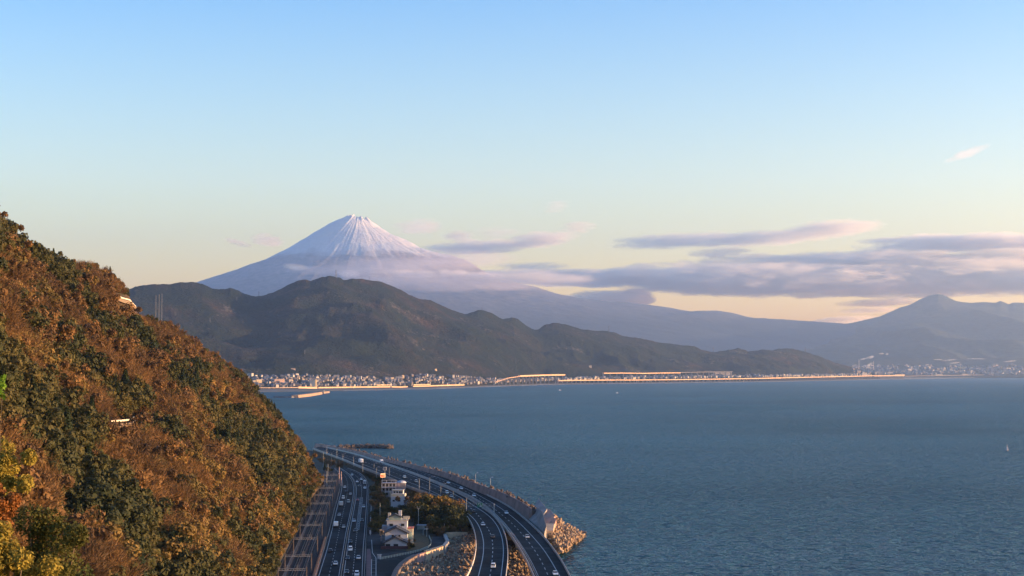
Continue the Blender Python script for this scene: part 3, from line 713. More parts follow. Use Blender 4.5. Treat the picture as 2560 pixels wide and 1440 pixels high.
M_white = mat('road_paint', (.34, .35, .36), .7, .15, .6); M_conc = mat('concrete', (.30, .285, .27), .85, .3, .25, bump=.3)
M_conc_l = mat('pale_concrete', (.42, .39, .35), .85, .25, .3, bump=.3); M_rail = mat('rail_steel', (.15, .12, .115), .45, .2, 1, .7)
M_galv = mat('galvanised_steel', (.24, .25, .26), .6, .2, 1.5, .3); M_dirt = mat('ballast', (.036, .028, .028), 1, .5, .9, bump=.6)
M_pave = mat('shore_ground', (.035, .034, .024), 1, .45, .12, bump=.4)
M_red = mat('rust_red_paint', (.30, .09, .06), .7, .2, .6); M_black = mat('black_rubber', (.02, .02, .022), .8, .1, 4)

# -- shore ground: one slab with a sloping sea edge
SW_B = [(783,1116),(824,1121.5),(860,1129),(905,1139),(958,1155),(1007,1166),(1046,1177),(1094,1190),(1110,1195),(1160,1217),(1185,1228),(1210,1239),(1235,1249),(1260,1260.5),(1285,1276),(1317,1299)]
COAST = [at(768, 1113, ZX)] + [at(x, y, ZX) + Vector((6.5, 4, 0)) for x, y in SW_B] + [at(1362, 1330, 3.0), at(1358, 1350, 3.0)]
NOTCH = [(1330,1352),(1182,1347),(1170,1337),(1140,1336),(1113,1338),(1120,1358),(1108,1371),(1085,1378),(1062,1384),(1040,1391),(1020,1400),(1003,1413),(991,1428),(984,1445),(976,1520),(972,1600)]
land = [Vector((p.x, p.y, 0)) for p in COAST]
notch = [at(x, y, ZG) for x, y in NOTCH]
west = [Vector((-330, 1900, 0)), Vector((-330, 1300, 0)), Vector((-260, 1000, 0)), Vector((-180, 600, 0)), Vector((-150, 380, 0))]
poly = land + [Vector((p.x, p.y, 0)) for p in notch] + [Vector((notch[-1].x, 380, 0))] + west[::-1]
from mathutils.geometry import tessellate_polygon
tri = tessellate_polygon([[Vector((p.x, p.y, 0)) for p in poly]]); n_ = len(poly)
V = [(p.x, p.y, ZG) for p in poly] + [(p.x + (7 if i < len(land) else 0), p.y + (5 if i < len(land) else 0), -1) for i, p in enumerate(poly)]
me = bpy.data.meshes.new('ground'); me.from_pydata(V, [], [tuple(t) for t in tri] + [(i, (i + 1) % n_, n_ + (i + 1) % n_, n_ + i) for i in range(n_)]); me.update()
bm = bmesh.new(); bm.from_mesh(me); bmesh.ops.recalc_face_normals(bm, faces=bm.faces); bm.to_mesh(me); bm.free()
print('GROUND', len(tri), n_, [tuple(round(c) for c in p) for p in poly])
ground = link('shore_ground', me, M_pave); props(ground, kind='structure')

# -- national road (two carriageways, median)
NL = [(797,1440),(816,1380),(829,1330),(840,1280),(847,1253),(853,1230),(856,1210),(855,1195),(848,1180),(838,1170)]
NM = [(853,1440),(864,1367),(869.5,1330),(880,1280),(886,1246),(888,1222),(885,1205),(876,1190),(864,1180),(850,1172)]
NR = [(905,1440),(908,1367),(911.5,1330),(915,1280),(917.5,1242),(918,1220),(914,1203),(903,1188),(885,1178),(860,1170)]
y0n = 1172
def ext(pts, py):                             # carry a line past the bottom edge of the photo
    (x1, y1), (x2, y2) = sorted(pts, key=lambda p: -p[1])[:2]; k = (x1 - x2) / (y1 - y2); return pts + [(x1 + k * (py - y1), py)]
NLw, NMw, NRw = [smooth_line(ext(q, 1560), ZR, 170, y0=max(min(a[1] for a in q), 1172)) for q in (NL, NM, NR)]
road = link('national_road', strip_mesh(offset(NLw, .9), offset(NRw, -.9), 'road'), M_asph); props(road, kind='structure')
def fix_side(P, Q):                           # sign of the offset that leads from P towards Q
    n = normals2(P); v = (np.asarray(Q)[:len(P)] - np.asarray(P))[:, :2]; return 1 if (n * v).sum() > 0 else -1
sN = fix_side(NLw, NRw)
me = strip_mesh(offset(NLw, -sN * 1.4), offset(NRw, sN * 1.2), 'road'); road.data = me; me.materials.append(M_asph)
def paint(P, w, z, name='painted_line', parent=None, dash=None, m=None):
    Q = np.array(P, float); Q[:, 2] += z
    if dash is None: me = strip_mesh(offset(Q, w / 2), offset(Q, -w / 2), name); return link(name, me, m or M_white, parent)
    L = length_of(Q)[-1]; s = 3.0; out = []; me = None
    while s < L - dash[0]:
        a, r0 = at_len(Q, s); b, r1 = at_len(Q, s + dash[0]); n0 = Vector((-math.sin(r0), math.cos(r0), 0)) * w / 2; n1 = Vector((-math.sin(r1), math.cos(r1), 0)) * w / 2
        me = bpy.data.meshes.new(name); V = [a + n0, a - n0, b - n1, b + n1]; me.from_pydata([tuple(v) for v in V], [], [(0, 1, 2, 3)]); me.update()
        if me.polygons[0].normal.z < 0: me.flip_normals()
        out.append(link(name, me, m or M_white, parent)); s += dash[0] + dash[1]
    return out
paint(offset(NLw, 0), .28, .004, parent=road); paint(offset(NRw, 0), .28, .004, parent=road)
paint(offset(NMw, 1.0), .25, .004, parent=road); paint(offset(NMw, -1.0), .30, .004, parent=road)
midL = (NLw + offset(NMw, -sN * .9)) / 2; midR = (NRw + offset(NMw, sN * .9)) / 2
paint(midL, .22, .006, 'lane_dash', road, (5, 6.5)); 
Lr = length_of(midR)
paint(midR, .24, .006, 'lane_dash', road, (5, 5))
# hatched strip between the lanes that go away from the bend
iA = int(np.argmin(np.abs(midR[:, 1] - at(893, 1243, ZR).y))); iB = int(np.argmin(np.abs(midR[:, 1] - at(889, 1328, ZR).y)))
seg = midR[min(iA, iB):max(iA, iB)]
for d in (-.8, .8): paint(offset(seg, d), .16, .008, 'hatching_border', road)
L = length_of(seg)[-1]; s = 2.0
while s < L - 3:
    a, r0 = at_len(seg, s); n0 = Vector((-math.sin(r0), math.cos(r0), 0)); t0 = Vector((math.cos(r0), math.sin(r0), 0))
    p, q = a + n0 * .75, a - n0 * .75 + t0 * 2.2
    me = bpy.data.meshes.new('hatching_bar'); me.from_pydata([tuple(v + Vector((0, 0, .010))) for v in (p - t0 * .3, p + t0 * .3, q + t0 * .3, q - t0 * .3)], [], [(0, 1, 2, 3)]); me.update()
    if me.polygons[0].normal.z < 0: me.flip_normals()
    link('hatching_bar', me, M_white, road); s += 4.2
def props_of(o, lab, cat, **k): return props(o, lab, cat, **k)
def barrier(P, name, label, h=.85, w=.35, m=None, z0=0.0):
    o = link(name, sweep(P, [(-w / 2, z0), (-w * .3, h), (w * .3, h), (w / 2, z0)], name), m or M_conc_l); props(o, label, 'barrier'); return o
def guard_rail(P, name, label, step=6.0, h=.85, m=None, rails=(.45, .75), rh=.13):
    r = empty(name, tuple(P[0])); base = Vector(P[0]); props(r, label, 'guard rail')
    Q = np.array(P, float) - np.array(P[0], float)
    for u in rails: link('rail', sweep(Q, [(-.05, u - rh), (-.05, u + rh), (.05, u + rh), (.05, u - rh)], 'rail'), m or M_galv, r)
    L = length_of(Q)[-1]; s = 0; V = []; F = []
    while s < L:
        a, _ = at_len(Q, s); b0 = len(V)
        for dz in (-.3, h):
            for dx, dy in ((-.07, -.07), (.07, -.07), (.07, .07), (-.07, .07)): V.append((a.x + dx, a.y + dy, a.z + dz))
        F += [(b0, b0 + 1, b0 + 5, b0 + 4), (b0 + 1, b0 + 2, b0 + 6, b0 + 5), (b0 + 2, b0 + 3, b0 + 7, b0 + 6), (b0 + 3, b0, b0 + 4, b0 + 7), (b0 + 4, b0 + 5, b0 + 6, b0 + 7)]; s += step
    me = bpy.data.meshes.new('posts'); me.from_pydata(V, [], F); me.update(); o = link('posts', me, m or M_galv, r); props(o, kind='stuff'); return r
guard_rail(NMw, 'median_guard_rail', 'pale double guard rail on the median of the national road', 5, .9, M_conc_l)
guard_rail(offset(NRw, sN * 1.0), 'roadside_guard_rail', 'guard rail on the yard side of the national road')
guard_rail(offset(NLw, -sN * 1.3), 'roadside_guard_rail', 'guard rail between the national road and the railway')

# -- expressway
EL = [(783,1122),(830,1139),(860,1150),(900,1167),(945,1184),(990,1203),(1024,1219),(1060,1231),(1085,1239),(1120,1253),(1150,1273),(1165,1290),(1178,1308),(1185,1325),(1191,1352),(1189,1385),(1184,1408),(1176,1428),(1168,1443)]
ILW = [(783,1118.5),(835,1134),(870,1146),(910,1162),(955,1179),(1000,1197),(1035,1210),(1075,1226),(1105,1240),(1137,1262),(1167.5,1281),(1190,1301),(1202.5,1325),(1210,1355),(1208,1392),(1196,1440)]
IM = [(800,1119),(880,1143),(960,1172),(1040,1203),(1100,1226),(1130,1241),(1153,1253),(1174,1267),(1192,1284),(1204,1299),(1217,1316),(1224,1328),(1229,1339),(1232.5,1360),(1232,1382),(1228,1423),(1224,1445)]
IRW = [(800,1116.5),(890,1139),(970,1166),(1040,1193),(1104,1220),(1136,1235),(1163,1250),(1192,1269),(1215,1283),(1232,1298),(1246,1318),(1255,1342),(1259,1367),(1258.5,1392),(1252.5,1440)]
IR = [(800,1115.5),(890,1137),(970,1163.5),(1040,1189),(1104,1215),(1140,1231),(1172,1248),(1204,1270),(1228,1284),(1246,1304),(1260,1328),(1269,1362),(1270,1400),(1265,1440)]
OL = [(800,1115),(890,1136),(970,1161.5),(1040,1186),(1104,1211.5),(1145,1229),(1182,1246),(1218,1271),(1241,1295),(1252,1306),(1268,1326),(1285,1350),(1305,1381),(1322,1412),(1335,1443)]
OM = [(800,1113.5),(890,1133.5),(960,1151.5),(1000,1165),(1090,1196),(1150,1221),(1200,1247),(1246,1279),(1269,1299),(1280,1308),(1290,1318.5),(1300,1329),(1311,1341.5),(1321,1354),(1331,1367),(1340,1380),(1350,1396),(1358,1412),(1366,1429),(1371,1440)]
ORW = [(800,1112.5),(890,1131.5),(960,1148),(1050,1178),(1103,1197),(1155,1217),(1185,1231),(1210,1246),(1235,1259),(1255,1272),(1270,1283.5),(1285,1295),(1310,1318),(1335,1345),(1360,1374),(1382,1409),(1399,1440)]
OR = [(800,1111),(860,1124),(905,1134),(958,1144),(1007,1159),(1046,1172),(1094,1186),(1130,1200),(1185,1224),(1235,1247),(1260,1260),(1285,1276),(1317,1303),(1355,1338),(1373,1361),(1392,1386),(1409,1412),(1423,1440)]
W_ = {}
for k, q in dict(EL=EL, ILW=ILW, IM=IM, IRW=IRW, IR=IR, OL=OL, OM=OM, ORW=ORW, OR=OR).items():
    W_[k] = smooth_line(ext(q, 1560), ZX, 200)
def deck(A, B, name, lab):
    r = link(name, strip_mesh(A, B, name), M_asph); props(r, kind='structure')
    up = Vector((0, 0, -1.5)); V = []; F = []
    for a, b in zip(A, B): V += [tuple(a - np.array([0, 0, .01])), tuple(a - np.array([0, 0, 1.1])), tuple(b - np.array([0, 0, 1.1])), tuple(b - np.array([0, 0, .01]))]
    for i in range(len(A) - 1):
        for j in range(3): F.append((4 * i + j, 4 * i + j + 1, 4 * i + j + 5, 4 * i + j + 4))
    me = bpy.data.meshes.new('deck_girder'); me.from_pydata(V, [], F); me.update(); link('deck_girder', me, M_conc, r); return r
inner = deck(W_['EL'], W_['IR'], 'expressway_near_carriageway', ''); outer = deck(W_['OL'], W_['OR'], 'expressway_sea_carriageway', '')
for k, p in (('ILW', inner), ('IRW', inner), ('ORW', outer)): paint(W_[k], .34, .004, parent=p)
sO = fix_side(W_['OL'], W_['OR']); paint(offset(W_['OL'], sO * 1.9), .22, .004, parent=outer)
paint(W_['IM'], .32, .006, 'lane_dash', inner, (7, 9)); paint(W_['OM'], .32, .006, 'lane_dash', outer, (7, 9))
barrier(W_['EL'], 'parapet', 'outer parapet of the near expressway carriageway beside the rock basin', 1.0, .4)
barrier(W_['IR'], 'parapet', 'parapet on the gap side of the near expressway carriageway', .95, .4)
barrier(W_['OL'], 'parapet', 'parapet on the gap side of the seaward expressway carriageway', .95, .4)
barrier(W_['OR'], 'parapet', 'seaward parapet of the outer expressway carriageway', 1.0, .4)
guard_rail(offset(W_['OL'], sO * .9), 'median_guard_rail', 'double steel guard rail along the left of the outer carriageway', 6, .9)
# expansion joints across the decks
for k1, k2, py, par in (('EL', 'IR', 1371, inner), ('OL', 'OR', 1371.5, outer)):
    for dy in (0,):
        a = min(W_[k1], key=lambda p: abs(p[1] - at(1250, py, ZX).y)); b = min(W_[k2], key=lambda p: abs(p[1] - at(1250, py, ZX).y))
        q = np.array([a, (a + b) / 2, b]); paint(q, .35, .003, 'expansion_joint', par, m=M_galv)
P = W_['EL'].copy(); P = P[P[:, 1] > at(1165, 1296, ZX).y]; P[:, 2] = ZG
o = link('embankment_wall', sweep(offset(P, .1), [(-.3, -.5), (-.3, ZX - ZG - 1.12), (.3, ZX - ZG - 1.12), (.3, -.5)], 'wall'), mat('weedy_embankment', (.075, .055, .035), 1, .45, .3)); props(o, 'dark weedy embankment wall carrying the expressway behind the yard', 'wall')
# piers under the viaduct
pier_me = None
bm = bmesh.new(); bmesh.ops.create_cube(bm, size=1)
for v in bm.verts: v.co = Vector((v.co.x * 7.5, v.co.y * 1.8, (v.co.z - .5) * 9.5))
for v in bm.verts:
    if v.co.z > -1: v.co.x *= 1.25
bmesh.ops.bevel(bm, geom=bm.edges[:], offset=.15, segments=1, affect='EDGES'); pier_me = bpy.data.meshes.new('pier'); bm.to_mesh(pier_me); bm.free(); pier_me.materials.append(M_conc)
for k1, k2, par, lo in (('EL', 'IR', inner, 0), ('OL', 'OR', outer, 0)):
    C = (W_[k1] + W_[k2]) / 2; L = length_of(C)[-1]; s = L
    while s > L - 330:
        a, rz = at_len(C, s); o = link('pier', pier_me, parent=par); o.location = (a.x, a.y, ZX - 1.1); o.rotation_euler = (0, 0, rz + R(90)); s -= 32

# -- sea wall
SW_B = [(783,1116),(824,1121.5),(860,1129),(905,1139),(958,1155),(1007,1166),(1046,1177),(1094,1190),(1110,1195),(1160,1217),(1185,1228),(1210,1239),(1235,1249),(1260,1260.5),(1285,1276),(1317,1299)]
SWw = smooth_line(SW_B, ZX - .2, 140); SWw = offset(SWw, 1.0 * fix_side(SWw, SWw + np.array([30, 0, 0])))
hgt = np.interp(SWw[:, 1], [900, 1000, 1100, 1300, 1500, 1900], [6.2, 5.6, 4.8, 3.4, 3.0, 3.0])
sS = fix_side(SWw, SWw + np.array([30, 0, 0]))
def seawall():
    n = normals2(SWw) * sS; r = empty('sea_wall', tuple(SWw[-1])); props(r, 'long pinkish concrete sea wall between the expressway and the bay', 'sea wall')
    L = length_of(SWw); step = 12.0; k = 0; s = 0.0; base = Vector(SWw[-1])
    while s < L[-1] - 1:
        s1 = min(s + step, L[-1]); rows = []
        for q in (s + .06, (s + s1) / 2, s1 - .06):
            p, rz = at_len(SWw, q); nn = Vector((-math.sin(rz), math.cos(rz), 0)); nn = nn if nn.dot(Vector((1, 0, 0))) > 0 else -nn
            h = float(np.interp(p.y, [900, 1000, 1100, 1300, 1500, 1900], [6.2, 5.6, 4.8, 3.4, 3.0, 3.0]))
            rows.append([p - Vector((0, 0, 4.5)) - base, p - base, p + nn * 1.3 + Vector((0, 0, h)) - base, p + nn * 1.9 + Vector((0, 0, h)) - base, p + nn * 2.6 - Vector((0, 0, 4.5)) - base])
        V = [tuple(v) for rw in rows for v in rw]; F = [(5 * i + j, 5 * i + j + 1, 5 * i + j + 6, 5 * i + j + 5) for i in range(2) for j in range(4)] + [(0, 1, 2, 3, 4), (14, 13, 12, 11, 10)]
        me = bpy.data.meshes.new('wall_panel'); me.from_pydata(V, [], F); me.update()
        bm = bmesh.new(); bm.from_mesh(me); bmesh.ops.recalc_face_normals(bm, faces=bm.faces); bm.to_mesh(me); bm.free()
        link('wall_panel', me, M_wall, r); s = s1
    return r
M_wall = mat('sea_wall_concrete', (.27, .185, .155), .9, .35, .12, bump=.4)
seawall()

# -- the big slab and blocks where the wall ends
def block(name, pix, z0, h, m, lab, cat='block', slant=(0, 0), tops=None):
    "prism whose footprint is given by photo corners on level z0"
    b = [at(x, y, z0) for x, y in pix]; c = sum(b, Vector()) / len(b); bm = bmesh.new()
    lo = [bm.verts.new((p.x - c.x, p.y - c.y, 0)) for p in b]; hi = [bm.verts.new((p.x - c.x + slant[0], p.y - c.y + slant[1], (tops[i] if tops else h))) for i, p in enumerate(b)]
    bm.faces.new(lo); bm.faces.new(hi)
    for i in range(len(b)): j = (i + 1) % len(b); bm.faces.new((lo[i], lo[j], hi[j], hi[i]))
    bmesh.ops.recalc_face_normals(bm, faces=bm.faces); bmesh.ops.bevel(bm, geom=[e for e in bm.edges], offset=.12, segments=1, affect='EDGES')
    me = bpy.data.meshes.new(name); bm.to_mesh(me); bm.free(); o = link(name, me, m); o.location = (c.x, c.y, z0)
    if lab: props(o, lab, cat)
    return o
M_slab = mat('weathered_grey_concrete', (.23, .215, .20), .9, .3, .2, bump=.4); M_slab2 = mat('brown_caisson_concrete', (.30, .19, .15), .9, .3, .2, bump=.4)
M_orange = mat('sunlit_retaining_concrete', (.50, .36, .24), .85, .22, .3, bump=.4)  # the low sun's orange is mixed into this concrete colour
block('abutment_slab', [(1322,1312),(1345,1332),(1361,1350),(1366,1347),(1356,1322),(1336,1300)], ZX - 3, 0, M_slab, 'large grey sloping concrete slab where the sea wall meets the viaduct', tops=[3.0, 3.2, 3.2, 6.5, 9.5, 8.5])
block('caisson', [(1330,1297),(1352,1320),(1368,1306),(1346,1283)], 3, 8, M_slab, 'grey angular caisson with a slanting top behind the slab', tops=[5, 5, 8, 9.5])
block('caisson', [(1352,1318),(1366,1336),(1388,1318),(1372,1300)], 3, 7, M_slab2, 'reddish-brown long caisson lying beside the grey one', tops=[4.5, 4.2, 6.5, 7.0])
block('caisson', [(1372,1332),(1382,1341),(1391,1326),(1379,1318)], 3, 6.5, M_slab2, 'tilted square brown block at the seaward end of the caissons', tops=[3.5, 3.2, 6.2, 6.8])
block('abutment_block', [(1361,1352),(1384,1352),(1386,1338),(1364,1337)], 2, 5.2, M_orange, 'orange sunlit concrete block among the armour rocks by the viaduct', tops=[5.2, 5.4, 6.4, 6.2])

# -- railway, left
RLc = [(740,1440),(757,1397),(774,1352),(788,1318),(800,1285),(812,1255),(822,1225),(829,1200),(834,1182),(832,1170)]
RLw = smooth_line(ext(RLc, 1560), ZR, 150)
sR = fix_side(RLw, RLw + np.array([10, 0, 0]))
bed = link('railway_ballast', sweep(offset(RLw, 0) - np.array([0, 0, .25]), [(-8.2, -.5), (-7.0, .15), (7.6, .15), (8.8, -.5)], 'ballast'), M_dirt); props(bed, kind='structure')
M_slp = mat('sleeper_concrete', (.075, .066, .062), .9, .2, 1.0)
slp = bpy.data.meshes.new('sleeper'); slp.from_pydata([(-.14, -1.3, 0), (.14, -1.3, 0), (.14, 1.3, 0), (-.14, 1.3, 0), (-.11, -1.3, .12), (.11, -1.3, .12), (.11, 1.3, .12), (-.11, 1.3, .12)], [], [(4, 5, 6, 7), (0, 1, 5, 4), (1, 2, 6, 5), (2, 3, 7, 6), (3, 0, 4, 7)]); slp.materials.append(M_slp)
for off, lab in ((-1.6, 'left track of the railway below the hillside'), (2.4, 'right track of the railway beside the national road')):
    tr = empty('railway_track', tuple(RLw[-1])); props(tr, lab, 'railway track'); b0 = np.array(RLw[-1]); C = offset(RLw, sR * off)
    for g_ in (-.53, .53): link('rail', sweep(offset(C, g_) - b0, [(-.07, .0), (-.05, .30), (.05, .30), (.07, .0)], 'rail'), M_rail, tr)
    V = []; F = []; L = length_of(C)[-1]; s = 0.0                          # sleepers, far too small to pick apart: one part
    while s < L:
        a, rz = at_len(C, s); b_ = len(V); cs, sn = math.cos(rz), math.sin(rz)
        for v in slp.vertices: V.append((a.x - b0[0] + v.co.x * cs - v.co.y * sn, a.y - b0[1] + v.co.x * sn + v.co.y * cs, a.z - b0[2] - .05 + v.co.z))
        F += [tuple(b_ + i for i in p.vertices) for p in slp.polygons]; s += 1.3
    me = bpy.data.meshes.new('sleepers'); me.from_pydata(V, [], F); o = link('sleepers', me, M_slp, tr); props(o, kind='stuff')
# slope-foot wall, white cable trough, red pipe
WL = [(683,1440),(700,1405),(722,1362),(741,1325),(761,1285),(781,1237)]
o = link('rockfall_wall', sweep(smooth_line(ext(WL, 1560), ZG, 80), [(-.35, 0), (-.3, 2.6), (.3, 2.6), (.35, 0)], 'wall'), mat('mossy_concrete', (.20, .15, .10), .9, .35, .3, bump=.3)); props(o, 'mossy brown rockfall wall at the foot of the hillside beside the railway', 'wall')
CT = offset(RLw, -sR * 5.0); L = length_of(CT)[-1]; s = L; tr = empty('cable_trough', tuple(CT[-1])); props(tr, 'row of grey concrete cable trough lids left of the tracks', 'cable trough')
lid = bpy.data.meshes.new('lid'); lid.from_pydata([(-1.2, -.5, 0), (1.2, -.5, 0), (1.2, .5, 0), (-1.2, .5, 0), (-1.2, -.5, .4), (1.2, -.5, .4), (1.2, .5, .4), (-1.2, .5, .4)], [], [(4, 5, 6, 7), (0, 1, 5, 4), (1, 2, 6, 5), (2, 3, 7, 6), (3, 0, 4, 7)]); lid.materials.append(mat('lid_concrete', (.16, .155, .15), .9, .35, .5))
while s > L - 420:
    a, rz = at_len(CT, s); o = link('lid', lid, parent=tr); o.location = a - Vector(CT[-1]); o.rotation_euler = (0, 0, rz); s -= 4.2
PB = offset(RLw, sR * 7.6); iy = [i for i, p in enumerate(PB) if p[1] < at(800, 1345, ZR).y]
if len(iy) > 3:
    o = link('track_side_bank', sweep(PB[iy[0]:iy[-1] + 1], [(-.9, 0), (-.2, 1.1), (.4, 1.1), (.9, 0)], 'bank'), mat('rusty_bank', (.34, .15, .07), .9, .3, .4)); props(o, 'rust-orange low bank between the railway and the national road', 'wall')
# overhead line portals
M_wire = mat('copper_wire', (.10, .08, .08), .7, .1, 1)
def portal(w, h=8.0):
    bm = bmesh.new()
    def bar(p, q, r):
        p, q = Vector(p), Vector(q); ax = (q - p); M = ax.to_track_quat('Z', 'Y').to_matrix().to_4x4(); c = (p + q) / 2
        res = bmesh.ops.create_cube(bm, size=1); 
        for v in res['verts']: v.co = M @ Vector((v.co.x * r, v.co.y * r, v.co.z * ax.length)) + c
    return bm, bar
def bar_mesh(name, bars):
    bm, bar = portal(1)
    for p, q, r in bars: bar(p, q, r)
    me = bpy.data.meshes.new(name); bm.to_mesh(me); bm.free(); return me
post_me = bar_mesh('post', [((0, 0, -.8), (0, 0, 8.3), .34)]); post_me.materials.append(mat('stained_post', (.15, .12, .10), .9, .3, 1))
wP = 11.2
beam_me = bar_mesh('cross_beam', [((-wP / 2, 0, 7.6), (wP / 2, 0, 7.6), .16), ((-wP / 2, 0, 6.9), (wP / 2, 0, 6.9), .16)] + [((-wP / 2 + i * wP / 10, 0, 6.9 + .7 * (i % 2)), (-wP / 2 + (i + 1) * wP / 10, 0, 6.9 + .7 * ((i + 1) % 2)), .08) for i in range(10)]); beam_me.materials.append(M_galv)
ins_me = bar_mesh('insulator_frame', [((0, 0, 6.9), (0, 0, 8.9), .12), ((-.9, 0, 8.9), (.9, 0, 8.9), .10), ((-.9, 0, 8.3), (.9, 0, 8.3), .08)]); ins_me.materials.append(M_galv)
ordn = ['nearest', 'second', 'third', 'fourth', 'fifth', 'sixth', 'seventh', 'eighth', 'ninth', 'tenth', 'eleventh', 'twelfth', 'thirteenth', 'fourteenth', 'fifteenth', 'sixteenth', 'seventeenth', 'eighteenth', 'nineteenth', 'twentieth', 'last']
Cc = offset(RLw, sR * .4); L = length_of(Cc)
for i, bpy_ in enumerate([1470, 1432, 1385, 1348, 1317, 1289, 1266, 1247, 1228, 1212]):
    Yt = at(800, bpy_, ZR).y; s = float(np.interp(Yt, Cc[::-1, 1] if Cc[0, 1] > Cc[-1, 1] else Cc[:, 1], L[::-1] if Cc[0, 1] > Cc[-1, 1] else L)); a, rz = at_len(Cc, s)
    r = empty('overhead_line_portal', tuple(a), rz + R(90)); props(r, f'{ordn[i]} steel overhead-line portal across the railway counted from the camera', 'catenary portal', 'overhead-line portals along the railway')
    for d in (-wP / 2, wP / 2): o = link('post', post_me, parent=r); o.location = (d, 0, 0)
    link('cross_beam', beam_me, parent=r)
    for d in (-2, 2): o = link('insulator_frame', ins_me, parent=r); o.location = (d, 0, 0)
for d, z in ((-2, 8.9), (2, 8.9), (-2.0, 6.2), (2.0, 6.2), (-5, 8.0), (5, 8.0)):
    Q = offset(Cc, d); Q[:, 2] += z; o = link('overhead_wire', sweep(Q, [(-.03, -.03), (-.03, .03), (.03, .03), (.03, -.03)], 'wire'), M_wire)
    props(o, {(-2, 8.9): 'upper wire above the left track', (2, 8.9): 'upper wire above the right track', (-2.0, 6.2): 'contact wire over the left track', (2.0, 6.2): 'contact wire over the right track', (-5, 8.0): 'feeder wire on the hillside posts', (5, 8.0): 'feeder wire on the road side posts'}[(d, z)] + ' of the railway', 'wire')
def pole(name, px, py, top, lab, cat='pole', m=None, r=.16, z=ZG):
    b = at(px, py, z); h = (py - top) * b.y / FPX; me = bpy.data.meshes.new(name); bm = bmesh.new()
    bmesh.ops.create_cone(bm, segments=8, radius1=r, radius2=r * .65, depth=h, cap_ends=True); bmesh.ops.translate(bm, verts=bm.verts, vec=(0, 0, h / 2)); bm.to_mesh(me); bm.free()
    o = link(name, me, m or M_conc_l); o.location = b; props(o, lab, cat); return o, h
# ============================================================ THINGS ON THE SHORE STRIP
# -- retaining walls round the rock basin
def wallw(pix, z, h0, h1, w, m, name, lab, cat='wall'):
    P = np.array([tuple(at(x, y, z)) for x, y in pix]); o = link(name, sweep(P, [(-w / 2, h0), (-w / 2, h1), (w / 2, h1), (w / 2, h0)], name), m); props(o, lab, cat); return o
wallw([(1062,1385.5),(1085,1379),(1108,1372)], ZG, -5, 1.8, 1.0, M_orange, 'retaining_wall', 'bright orange sunlit retaining wall above the rock basin')
wallw([(1113,1338),(1140,1336.5),(1169,1337.5)], ZG, -5, 1.4, .9, M_orange, 'retaining_wall', 'orange sunlit wall along the far end of the rock basin')
wallw([(1040,1391.5),(1050,1388.5),(1061,1385.7)], ZG, -5, 1.0, .9, mat('pink_concrete', (.34,.22,.20), .9, .25, .3), 'retaining_wall', 'short pinkish wall left of the bright orange one')
M_cop = mat('brown_coping', (.15, .115, .10), .9, .3, .3)
wallw([(1038,1392),(1020,1401),(1003,1414),(991,1429),(984,1446),(977,1515)], ZG, -5, 1.1, 2.0, M_cop, 'curved_parapet', 'broad brown parapet curving round the left of the rock basin')
wallw([(1112,1339.5),(1119,1357),(1109,1370)], ZG, -5, 1.0, 1.8, M_conc, 'retaining_wall', 'grey wall bending down the left of the upper rocks')
# -- tetrapods
def tetra(seed):
    g = random.Random(seed); bm = bmesh.new(); dirs = [Vector((0, 0, 1)), Vector((.943, 0, -.333)), Vector((-.471, .816, -.333)), Vector((-.471, -.816, -.333))]
    for d in dirs:
        q = d.to_track_quat('Z', 'Y').to_matrix(); n = 7; rows = []
        for r, h in ((.50, .0), (.42, .75), (.30, 1.35)): rows.append([bm.verts.new(q @ Vector((r * math.cos(6.283 * k / n), r * math.sin(6.283 * k / n), h))) for k in range(n)])
        for a, b in zip(rows[:-1], rows[1:]):
            for k in range(n): bm.faces.new((a[k], a[(k + 1) % n], b[(k + 1) % n], b[k]))
        bm.faces.new(rows[-1])
    me = bpy.data.meshes.new('tetrapod'); bm.to_mesh(me); bm.free(); return me
def tetra_mat():
    m, n, b = new_mat('tetrapod_concrete'); oi = N(n, 'ShaderNodeObjectInfo'); tc = N(n, 'ShaderNodeTexCoord'); ns = noise_node(n, 1.2, 4, .6, tc.outputs['Object'])
    r = ramp(n, oi.outputs['Random'], [(0, (.13, .09, .065)), (.5, (.25, .175, .115)), (1, (.36, .28, .19))]); r2 = ramp(n, ns.outputs[0], [(.3, (.6, .6, .6)), (.7, (1.2, 1.2, 1.2))])
    mx = N(n, 'ShaderNodeMix', data_type='RGBA', blend_type='MULTIPLY'); mx.inputs[0].default_value = 1; n.links.new(r.outputs[0], mx.inputs[6]); n.links.new(r2.outputs[0], mx.inputs[7])
    n.links.new(mx.outputs[2], b.inputs['Base Color']); b.inputs['Roughness'].default_value = .95; return m
M_tet = tetra_mat(); tme = tetra(1); tme.materials.append(M_tet)
def inpoly(x, y, P):
    c = False; j = len(P) - 1
    for i in range(len(P)):
        if (P[i][1] > y) != (P[j][1] > y) and x < (P[j][0] - P[i][0]) * (y - P[i][1]) / (P[j][1] - P[i][1]) + P[i][0]: c = not c
        j = i
    return c
def fill(pix, zf, dens, g, sz, zl=2.5):
    P = [at(x, y, zl) for x, y in pix]; P = [(p.x, p.y) for p in P]; x0, x1 = min(p[0] for p in P), max(p[0] for p in P); y0, y1 = min(p[1] for p in P), max(p[1] for p in P)
    out = []; seen = {}
    for _ in range(int((x1 - x0) * (y1 - y0) * dens)):
        x, y = g.uniform(x0, x1), g.uniform(y0, y1)
        if not inpoly(x, y, P): continue
        k = (int(x // 2.1), int(y // 2.4))
        if k in seen: continue
        seen[k] = 1; out.append((Vector((x, y, zf(x, y) + g.uniform(-.5, .8))), 0, sz * g.uniform(.75, 1.2), g.uniform(0, 6.28), (g.uniform(0, 6.28), g.uniform(0, 6.28))))
    return out
g = random.Random(21)
